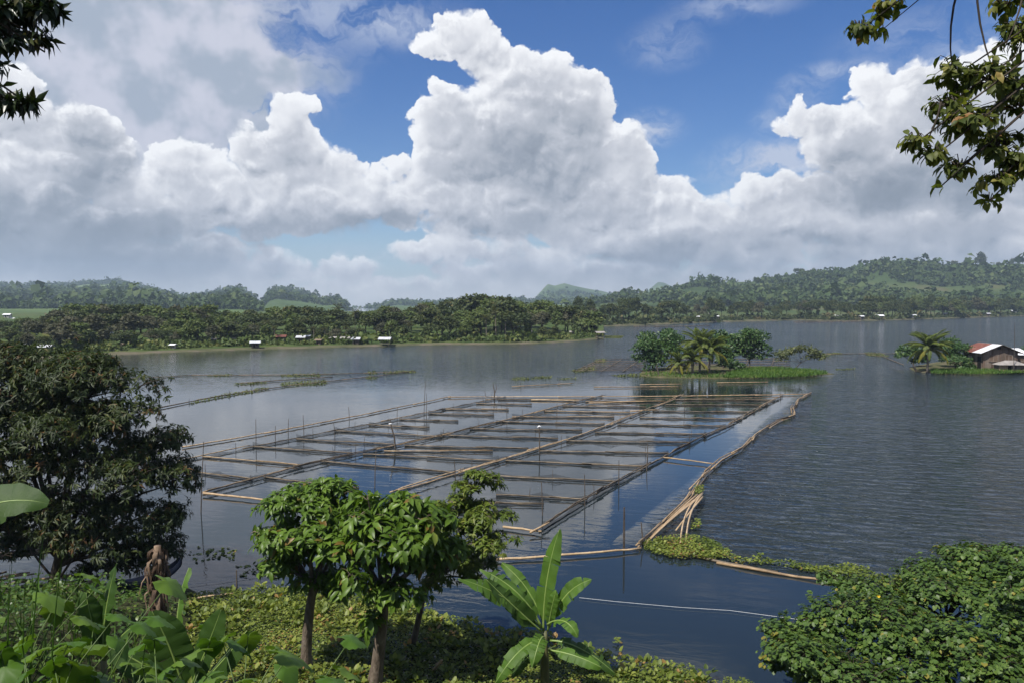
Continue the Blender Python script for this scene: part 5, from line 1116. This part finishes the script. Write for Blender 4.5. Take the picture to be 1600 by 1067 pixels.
# ------------------------------------------------------------------ islets
def islet(name, poly, top, label):
    P = [at(x, y) for x, y in poly]; c = sum(P, Vector()) / len(P); n = len(P); rings = [(1.04, -.3), (1.0, .05), (.93, .6 * top), (.7, top), (.35, top * 1.1)]; V = []
    for s, z in rings:
        for i, p in enumerate(P): q = c + (p - c) * s * (1 + .04 * math.sin(i * 2.3)); V.append((q.x, q.y, z + rng.uniform(-.05, .05) * (s < 1)))
    V.append((c.x, c.y, top * 1.1)); Fs = [((r * n + i), (r * n + (i + 1) % n), ((r + 1) * n + (i + 1) % n), ((r + 1) * n + i)) for r in range(4) for i in range(n)]
    T = [(4 * n + i, 4 * n + (i + 1) % n, 5 * n) for i in range(n)]
    return tag(obj(name, mesh_np(name, V, [np.array(Fs), np.array(T)], [M['islet']], smooth=True)), label, 'islet', kind='structure')
def tuft(name, label, poly, dens, h, z0):
    P = [at(x, y, z0) for x, y in poly]; x0, x1 = min(p.x for p in P), max(p.x for p in P); y0, y1 = min(p.y for p in P), max(p.y for p in P)
    n = int((x1 - x0) * (y1 - y0) * dens); px = rng.uniform(x0, x1, n); py = rng.uniform(y0, y1, n); k = in_poly(px, py, P); px, py = px[k], py[k]; n = len(px)
    DD = unit(n) * .6 + np.array([0, 0, 1.]); ll = h * rng.uniform(.5, 1.3, n) * (.6 + .8 * fbm(px * .5, py * .5, 2))
    return tag(obj(name, leaf_mesh(name, np.stack([px, py, np.full(n, z0 - .1)], -1), DD, unit(n), ll, .10, T_BLADE, M['grass'], np.clip(fbm(px * .4, py * .4, 3) + rng.normal(0, .15, n), 0, 1))), label, 'grass', kind='stuff')
islet('palm_islet', [(1000, 587), (1030, 590), (1080, 591), (1120, 591), (1180, 590), (1250, 588), (1297, 584), (1270, 579), (1200, 573), (1120, 571), (1050, 572), (1005, 578)], .35, 'low grassy islet with trees and palms in the middle of the lake')
tuft('islet_grass', 'bright green grass on the right end of the palm islet', [(1130, 589), (1200, 589), (1260, 587), (1294, 583), (1265, 579), (1200, 575), (1150, 578)], 55, .55, .35)
tuft('islet_grass', 'sparse grass under the palms of the islet', [(1005, 586), (1060, 589), (1130, 589), (1130, 580), (1010, 581)], 12, .4, .3)
islet('house_islet', [(1430, 580), (1470, 583), (1520, 584), (1570, 583), (1640, 580), (1700, 574), (1640, 566), (1540, 563), (1460, 566), (1425, 574)], .35, 'low grassy islet carrying the wooden house')
tuft('islet_grass', 'green grass along the front of the house islet', [(1455, 582), (1520, 583.5), (1570, 582.5), (1640, 579.5), (1640, 577), (1570, 578), (1500, 578), (1455, 578)], 60, .5, .25)
def islet_tree(name, label, base, blobs, n, leaf, mat, D, cat='tree', r0=.12):
    b = Vector(base); top = Vector((np.mean([q[0] for q in blobs]), np.mean([q[1] for q in blobs]), b.z + .45 * (np.mean([q[2] for q in blobs]) - b.z)))
    t = thing(name, label, cat, b); m = MB(); m.tube([p - b for p in bez(b - Vector((0, 0, .3)), b.lerp(top, .5), top, 5)], [r0 * 1.3, r0, r0 * .9, r0 * .8, r0 * .6], 6)
    for q in blobs: m.tube([p - b for p in bez(top, top.lerp(Vector(q[:3]), .5) + Vector((0, 0, .2)), q[:3], 4)], [r0 * .5, r0 * .4, r0 * .3, r0 * .1], 4)
    m.build('trunk', M['bark_dark'], t, smooth=True)
    blobs = clump(blobs, 7, .60); P, d, k = crown_points(blobs, n); tone = np.clip(.45 + rng.normal(0, .2, n) + (rng.random(len(blobs))[k] - .5) * .35, 0, 1); L = leaf * rng.uniform(.7, 1.3, n)
    obj('crown', leaf_mesh('crown', P - np.array(b), unit(n) + d * .5 - np.array([0, 0, .3]), d + unit(n) * .5 + np.array([0, 0, .4]), L, L * .55, T_BLADE, M[mat], tone), t); return t
def bl(D, *a): return [px_blob(x, y, D, rx, ry) for x, y, rx, ry in a]
islet_tree('islet_tree', 'dense dark green tree at the left end of the palm islet', at(1030, 585, .3), bl(115, (1015, 545, 25, 22), (1035, 550, 22, 22), (1010, 565, 20, 16), (1030, 572, 22, 15), (1008, 540, 14, 10), (1050, 535, 12, 14)), 4200, .42, 'island_leaf', 115)
islet_tree('islet_tree', 'taller loose-crowned tree behind the left end of the palm islet', at(1050, 577, .3), bl(125, (1045, 528, 16, 12), (1058, 535, 12, 12), (1040, 540, 18, 14), (1055, 550, 10, 12)), 1700, .5, 'island_leaf', 125)
islet_tree('islet_tree', 'broad round tree right of the islet palms', at(1172, 577, .35), bl(117, (1170, 540, 26, 18), (1190, 545, 14, 14), (1172, 528, 18, 12), (1150, 545, 16, 16), (1185, 558, 16, 8), (1160, 556, 18, 10)), 3800, .42, 'island_leaf', 117)
islet_tree('islet_tree', 'rounded dark tree just behind the islet palms', at(1130, 576, .35), bl(121, (1132, 535, 18, 16), (1120, 545, 14, 14), (1140, 550, 16, 14), (1128, 562, 16, 8)), 2400, .42, 'island_leaf', 121)
islet_tree('islet_shrub', 'low dark shrub in front of the broad islet tree', at(1148, 584, .3), bl(113, (1140, 572, 14, 9), (1155, 577, 12, 7), (1128, 566, 8, 7)), 1100, .35, 'island_leaf', 113, 'shrub', .06)
islet_tree('islet_shrub', 'wide pale olive shrub at the right end of the palm islet', at(1238, 578, .35), bl(117, (1235, 556, 20, 9), (1258, 552, 18, 10), (1274, 557, 14, 8), (1224, 563, 10, 6), (1248, 546, 12, 6), (1270, 560, 14, 6)), 1300, .38, 'island_pale', 117, 'shrub', .07)
for x, y, h, lab, g, s, nf in ((1093, 582, 3.7, 'tallest golden-green palm in the middle of the palm islet', 4, .88, 30), (1082, 584, 2.0, 'short golden palm at the front of the palm islet', 5, .68, 26), (1062, 584, 1.4, 'small yellow palm leaning beside the dark left tree of the islet', 5, .55, 20), (1108, 583, 3.2, 'second golden palm half hidden behind the tallest islet palm', 4, .8, 24)):
    pm = make_palm('coconut_palm', h, nf, 4.3 * s, M['palm'], 34, (rng.uniform(-.3, .3), 0), gold=g); pm.location = at(x, y, .3); pm['label'] = lab; pm['category'] = 'palm'; pm.rotation_euler.z = rng.uniform(0, 6)
pm = make_palm('coconut_palm', 3.2, 36, 3.7, M['palm'], 34, (.2, 0), gold=5); pm.location = at(1449, 579, .3); pm['label'] = 'large coconut palm with yellow hanging fronds left of the wooden house'; pm['category'] = 'palm'
islet_tree('islet_tree', 'low dark green tree left of the coconut palm on the house islet', at(1432, 577, .3), bl(122, (1418, 553, 14, 11), (1432, 556, 14, 12), (1410, 556, 8, 6), (1440, 565, 12, 10)), 1700, .4, 'island_leaf', 122)
islet_tree('islet_tree', 'bright round tree between the palm and the wooden house', at(1495, 576, .3), bl(120, (1490, 543, 20, 12), (1498, 550, 16, 12), (1482, 552, 12, 10), (1490, 562, 18, 9)), 2200, .4, 'island_leaf', 120)
islet_tree('islet_shrub', 'dark shrub at the left front corner of the wooden house', at(1505, 580, .3), bl(117, (1502, 566, 16, 9), (1508, 574, 12, 6)), 1000, .36, 'island_leaf', 117, 'shrub', .06)
islet_tree('islet_tree', 'dark tree cut by the right edge beside the wooden house', at(1612, 577, .3), bl(121, (1606, 552, 14, 10), (1622, 556, 20, 16), (1606, 566, 10, 8)), 1500, .4, 'island_leaf', 121)
# ------------------------------------------------------------------ wooden house
hs_ = thing('wooden_house', 'weathered plank house with rusty and white tin roof on the right islet', 'house', at(1563, 578, .30)); hs_.rotation_euler.z = R(-4)
Wd, Dp, Ev, Rg = 4.9, 6.0, 2.7, 3.75
wl_ = MB(); wl_.box((0, Dp / 2, Ev / 2), (Wd - .2, Dp - .2, Ev)); wl_.add([(-Wd / 2 + .1, .1, Ev), (Wd / 2 - .1, .1, Ev), (0, .1, Rg - .08), (-Wd / 2 + .1, Dp - .1, Ev), (Wd / 2 - .1, Dp - .1, Ev), (0, Dp - .1, Rg - .08)], [(0, 1, 2), (5, 4, 3), (0, 2, 5, 3), (1, 4, 5, 2)]); wall_o = wl_.build('wall', M['plank'], hs_)
for i in range(17):
    x = -Wd / 2 + .14 + i * (Wd - .28) / 16; h = Ev + (Rg - Ev) * (1 - abs(x) / (Wd / 2)) - .12
    m = MB(); m.box((0, 0, h / 2), ((Wd - .28) / 16 - .025, .04, h)); m.build('plank', M['plank' if i % 4 else 'plank_brown'], wall_o, (x, .068, 0))
for i in range(14):
    m = MB(); m.box((0, 0, Ev / 2), (.04, Dp / 14 - .03, Ev)); m.build('plank', M['plank' if i % 3 else 'plank_brown'], wall_o, (-Wd / 2 + .07, .25 + i * (Dp - .4) / 14, 0))
for x, z, w, h in ((-1.0, 1.75, 1.25, 1.0), (1.15, 1.75, 1.0, 1.0)):
    m = MB(); m.box((0, 0, 0), (w, .05, h)); wn_ = m.build('window', M['plank_brown'], hs_, (x, .022, z)); m = MB()
    for dx in (-w / 2, 0, w / 2): m.box((dx, -.04, 0), (.07, .04, h + .1))
    m.box((0, -.045, h / 2), (w + .1, .04, .07)); m.box((0, -.045, -h / 2), (w + .1, .04, .07)); m.build('frame', M['plank'], wn_)
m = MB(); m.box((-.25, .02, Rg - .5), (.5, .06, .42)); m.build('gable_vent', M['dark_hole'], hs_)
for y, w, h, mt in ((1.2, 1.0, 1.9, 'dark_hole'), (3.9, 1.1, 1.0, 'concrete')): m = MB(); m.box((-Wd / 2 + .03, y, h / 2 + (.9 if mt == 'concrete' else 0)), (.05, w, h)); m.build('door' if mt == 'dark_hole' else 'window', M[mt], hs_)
rf = MB(); rf.box((0, Dp / 2, Rg - .02), (.18, Dp + .9, .06)); rf = rf.build('roof', M['tin_grey'], hs_)
for sgn in (-1, 1):
    for i in range(5):
        y0 = -.45 + i * (Dp + .9) / 5; y1 = y0 + (Dp + .9) / 5 - .02; ex = sgn * (Wd / 2 + .55); ez = Rg - (Rg - Ev) * (Wd / 2 + .55) / (Wd / 2)
        mt = (('tin', 'tin', 'rust', 'rust', 'rust') if sgn < 0 else ('rust', 'tin_grey', 'rust', 'tin', 'rust'))[i]
        m = MB(); k = 8; V_ = []
        for j in range(k + 1):
            y = y0 + (y1 - y0) * j / k; dz = .025 * (j % 2)
            V_ += [(0, y, Rg + dz), (ex, y, ez + dz), (0, y, Rg + dz - .02), (ex, y, ez + dz - .02)]
        m.add(V_, [f for j in range(k) for f in ((4 * j, 4 * j + 1, 4 * j + 5, 4 * j + 4), (4 * j + 2, 4 * j + 6, 4 * j + 7, 4 * j + 3))] + [(0, 2, 3, 1), (4 * k, 4 * k + 1, 4 * k + 3, 4 * k + 2)]); m.build('roof_panel', M[mt], rf)
    m = MB(); m.tube([(0, -.47, Rg - .03), (sgn * (Wd / 2 + .55), -.47, Rg - (Rg - Ev) * (Wd / 2 + .55) / (Wd / 2) - .03)], .06, 4); m.build('bargeboard', M['bark_dark'], rf)
lt = thing('lean_to', 'low plank lean-to with white tin roof on the right side of the wooden house', 'shed', hs_.location + Vector((3.7, .9, 0))); lt.rotation_euler.z = R(-4)
m = MB(); m.box((0, 1.6, 1.05), (2.3, 3.0, 2.1)); lw = m.build('wall', M['plank'], lt)
for i in range(9): m = MB(); m.box((0, 0, 0), (2.26, .04, .21)); m.build('plank', M['plank_brown' if i in (4, 6, 7) else 'plank'], lw, (0, .075, .14 + i * .23))
m = MB(); m.slab([(-1.25, -.2, 2.15), (1.5, -.2, 2.15), (1.4, 3.4, 2.95), (-1.35, 3.4, 2.95)], .05); m.build('roof_panel', M['tin_white'], lt)
aw = thing('front_shed', 'small grey-roofed shed with pale slat front before the wooden house', 'shed', hs_.location + Vector((.35, -1.7, 0))); aw.rotation_euler.z = R(-4)
m = MB(); m.add([(-2.0, -.9, .95), (2.0, -.9, .95), (2.0, 1.2, .95), (-2.0, 1.2, .95), (-.7, .15, 1.55), (.7, .15, 1.55)], [(0, 1, 5, 4), (1, 2, 5), (2, 3, 4, 5), (3, 0, 4), (3, 2, 1, 0)]); m.build('roof', M['tin_grey'], aw)
m = MB(); m.box((0, .25, .42), (3.5, 1.5, .84)); sw_ = m.build('wall', M['plank'], aw)
for i in range(15):
    if i in (5, 6): continue
    m = MB(); m.box((0, 0, .44), (.19, .04, .88)); m.build('slat', M['bamboo_pale' if i < 5 else 'plank'], sw_, (-1.68 + i * .24, -.54, 0))
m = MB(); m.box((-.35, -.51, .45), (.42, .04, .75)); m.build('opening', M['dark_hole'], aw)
ms = MB(); ms.tube([(0, 0, -.2), (.03, 0, 4), (-.05, 0, 7.0)], [.05, .04, .02], 6); tag(ms.build('mast', M['stick'], None, hs_.location + Vector((.15, -2.8, 0))), 'tall thin mast standing before the wooden house gable', 'mast')
# ------------------------------------------------------------------ small huts
def hut(label, p, w, d, h, roof, wall='plank', rz=0.0, open_=False, pitch=.35, name='hut', cat='hut', group=None, shape='gable'):
    t = thing(name, label, cat, p, group, rz); m = MB()
    for sx in (-1, 1):
        for sy in (-1, 1):
            q = MB(); q.tube([(sx * w * .45, sy * d * .45, -.6), (sx * w * .45, sy * d * .45, h)], .07, 5); q.build('post', M['stick'], t)
    if not open_:
        m.box((0, 0, h * .55), (w * .88, d * .88, h * .88)); m.build('wall', M[wall], t)
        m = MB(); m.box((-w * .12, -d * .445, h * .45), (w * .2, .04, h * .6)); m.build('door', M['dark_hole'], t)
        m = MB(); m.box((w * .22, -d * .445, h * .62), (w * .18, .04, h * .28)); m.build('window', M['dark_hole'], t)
    else: m.box((0, 0, h * .25), (w * .9, d * .9, .1)); m.build('floor', M['plank'], t)
    ov = .35; r = h + w * .5 * pitch if shape == 'gable' else h + d * pitch
    if shape == 'gable':        # ridge along the width, slope faces the lake
        for s in (-1, 1):
            q = MB(); a = [(-w / 2 - ov, s * (d / 2 + ov), h - .1), (w / 2 + ov, s * (d / 2 + ov), h - .1), (w / 2 + ov, 0, r), (-w / 2 - ov, 0, r)]; q.slab(a if s < 0 else a[::-1], .05); q.build('roof_panel', M[roof], t)
        q = MB(); q.add([(-w * .44, -d * .44, h * .98), (-w * .44, d * .44, h * .98), (-w * .44, 0, r - .1), (w * .44, -d * .44, h * .98), (w * .44, d * .44, h * .98), (w * .44, 0, r - .1)], [(0, 2, 1), (3, 4, 5)]); q.build('gable', M[wall], t)
    else:
        q = MB(); q.slab([(-w / 2 - ov, -d / 2 - ov, h), (w / 2 + ov, -d / 2 - ov, h), (w / 2 + ov, d / 2 + ov, r), (-w / 2 - ov, d / 2 + ov, r)], .06); q.build('roof_panel', M[roof], t)
    return t
LH = [(27, 553, 12, 3.2, 'tin_white', 'plank', 'small white-roofed hut nearest the left edge of the far shore'), (46, 552, 12, 3.0, 'tin', 'plank', 'second tin-roofed hut from the left edge of the shore'), (72, 557, 22, 3.2, 'tin', 'plank_brown', 'low wide tin-roofed hut above the mango tree'),
      (117, 528, 10, 3.0, 'tin_white', 'plank', 'white roof half buried among the trees on the slope'), (175, 533, 16, 3.4, 'tin', 'concrete', 'flat pale-roofed hut on the green slope'), (185, 551, 18, 2.6, 'thatch', 'plank', 'brown thatched hut on the muddy shore'), (271, 549, 9, 2.2, 'tin_white', 'concrete', 'tiny white hut alone on the muddy shore'),
      (337, 543, 13, 3.2, 'tin_grey', 'plank_brown', 'grey-brown hut under the dark trees of the left shore'), (361, 543, 15, 3.4, 'tin_white', 'plank', 'bright white-roofed hut right of the grey-brown hut'), (362, 526, 12, 3.2, 'tin', 'plank', 'grey roof set back in the trees above the bright hut'), (377, 533, 14, 3.2, 'tin_grey', 'plank_brown', 'brown-roofed hut set back among palms'),
      (399, 546, 17, 2.4, 'tin', 'plank_brown', 'low white-topped hut standing alone at the water line'), (439, 540, 20, 3.8, 'rust', 'plank_brown', 'hut with a rusty red roof at the shore palms'), (470, 541, 15, 3.4, 'tin', 'plank', 'pale tin hut right of the rusty-roofed hut'), (480, 540, 9, 3.8, 'tin_white', 'plank', 'narrow tall white hut among the shore huts'), (498, 542, 10, 2.6, 'thatch', 'plank_brown', 'small thatched hut at the middle of the shore row'),
      (520, 540, 12, 3.2, 'tin_grey', 'plank', 'dull grey hut in the middle of the shore row'), (540, 540, 16, 3.0, 'tin_grey', 'plank_brown', 'brown-walled hut left of the low silver-roofed hut'), (556, 541, 14, 2.6, 'tin', 'plank', 'low silver-roofed hut at the shore row end'), (602, 541, 22, 2.8, 'tin', 'plank', 'wide open hut with a bright tin roof right of the shore row'),
      (630, 530, 12, 3.2, 'tin', 'plank', 'grey roof peeping from the trees behind the wide open hut'), (826, 527, 10, 3.0, 'tin_white', 'plank', 'pale roof in the foliage of the wooded point'), (896, 529, 14, 3.2, 'tin_grey', 'plank', 'dark stilt hut at the wooded point'), (906, 527, 10, 4.0, 'rust', 'plank_brown', 'red-orange roofed hut behind the dark stilt hut'), (937, 530, 16, 3.2, 'tin_grey', 'plank_brown', 'open stilt hut at the tip of the wooded point')]
for x, y, wp, h, roof, wall, lab in LH:
    p = at(x, y, .3) if y > 538 or x > 800 else None
    if p is None:                                   # on the slope behind the shore
        ys = float(np.interp(x, [q[0] for q in LSHORE], [q[1] for q in LSHORE])); d = (ys - y) * 2.0; p = lpos(x, d); p = atd(x, y, p.y); p.z = max(.4, p.z)
    w = wp * p.y / F; p = p + Vector((p.x, p.y, 0)).normalized() * 7; hut(lab, p, w * .72, w * .6, h * .48, roof, wall, rz=rng.uniform(-.25, .25), open_='open' in lab, shape='shed' if roof in ('tin', 'tin_white') and rng.random() < .35 else 'gable')
RH = [(1346, 502, 8, 'tin_white', 'white shack at the tip of the far right shore'), (1374, 501, 13, 'tin_white', 'white-roofed house at the left of the far right shore'), (1427, 500, 9, 'tin', 'pinkish hut with grey roof on the far right shore'), (1476, 497, 8, 'tin_white', 'small white-roofed hut midway along the far right shore'), (1544, 496, 6, 'tin_white', 'tiny white hut at the water on the far right shore'), (1583, 490, 8, 'tin_white', 'upper white hut near the right edge of the far shore'), (1589, 492, 9, 'tin_white', 'lower white hut near the right edge of the far shore'),
      (1107, 497, 9, 'tin_white', 'white hut above the far shore behind the islet'), (1120, 503, 7, 'tin', 'grey hut at the far waterline behind the islet'), (1090, 504, 6, 'tin', 'low hut left of the grey far hut'), (1003, 506, 7, 'tin', 'hut at the far waterline right of the wooded point'), (1050, 505, 6, 'tin', 'tiny hut between the far waterline huts'), (1306, 500, 6, 'tin_white', 'left of two tiny white huts on the far shore'), (1313, 500, 5, 'tin_white', 'right of two tiny white huts on the far shore')]
for x, y, wp, roof, lab in RH:
    ys = float(np.interp(x, [q[0] for q in RSHORE], [q[1] for q in RSHORE])); p = rpos(x, 4.0 + max(0, ys - y) * 16)
    if y < ys - 1.2: p = atd(x, y, p.y); p.z = max(p.z, .5)
    w = wp * p.y / F; hut(lab, p, w * .8, w * .6, 2.2, 'tin' if x > 1400 else roof, 'concrete' if 'pink' in lab else 'plank', rz=rng.uniform(-.4, .4))
# pale buildings far up the left slope
for x, y, wp, lab in ((12, 497, 10, 'pale building leftmost on the hazy left slope'), (18, 503, 9, 'white building below the leftmost pale building'), (43, 505, 7, 'small pale building right of the white buildings on the left slope'), (15, 462, 8, 'white tower-like house high on the left ridge')):
    p = atd(x, y, 400 if y > 480 else 2100); hut(lab, p, wp * p.y / F, wp * p.y / F * .7, wp * p.y / F * .5, 'tin_white', 'concrete', name='pale_building', cat='building')
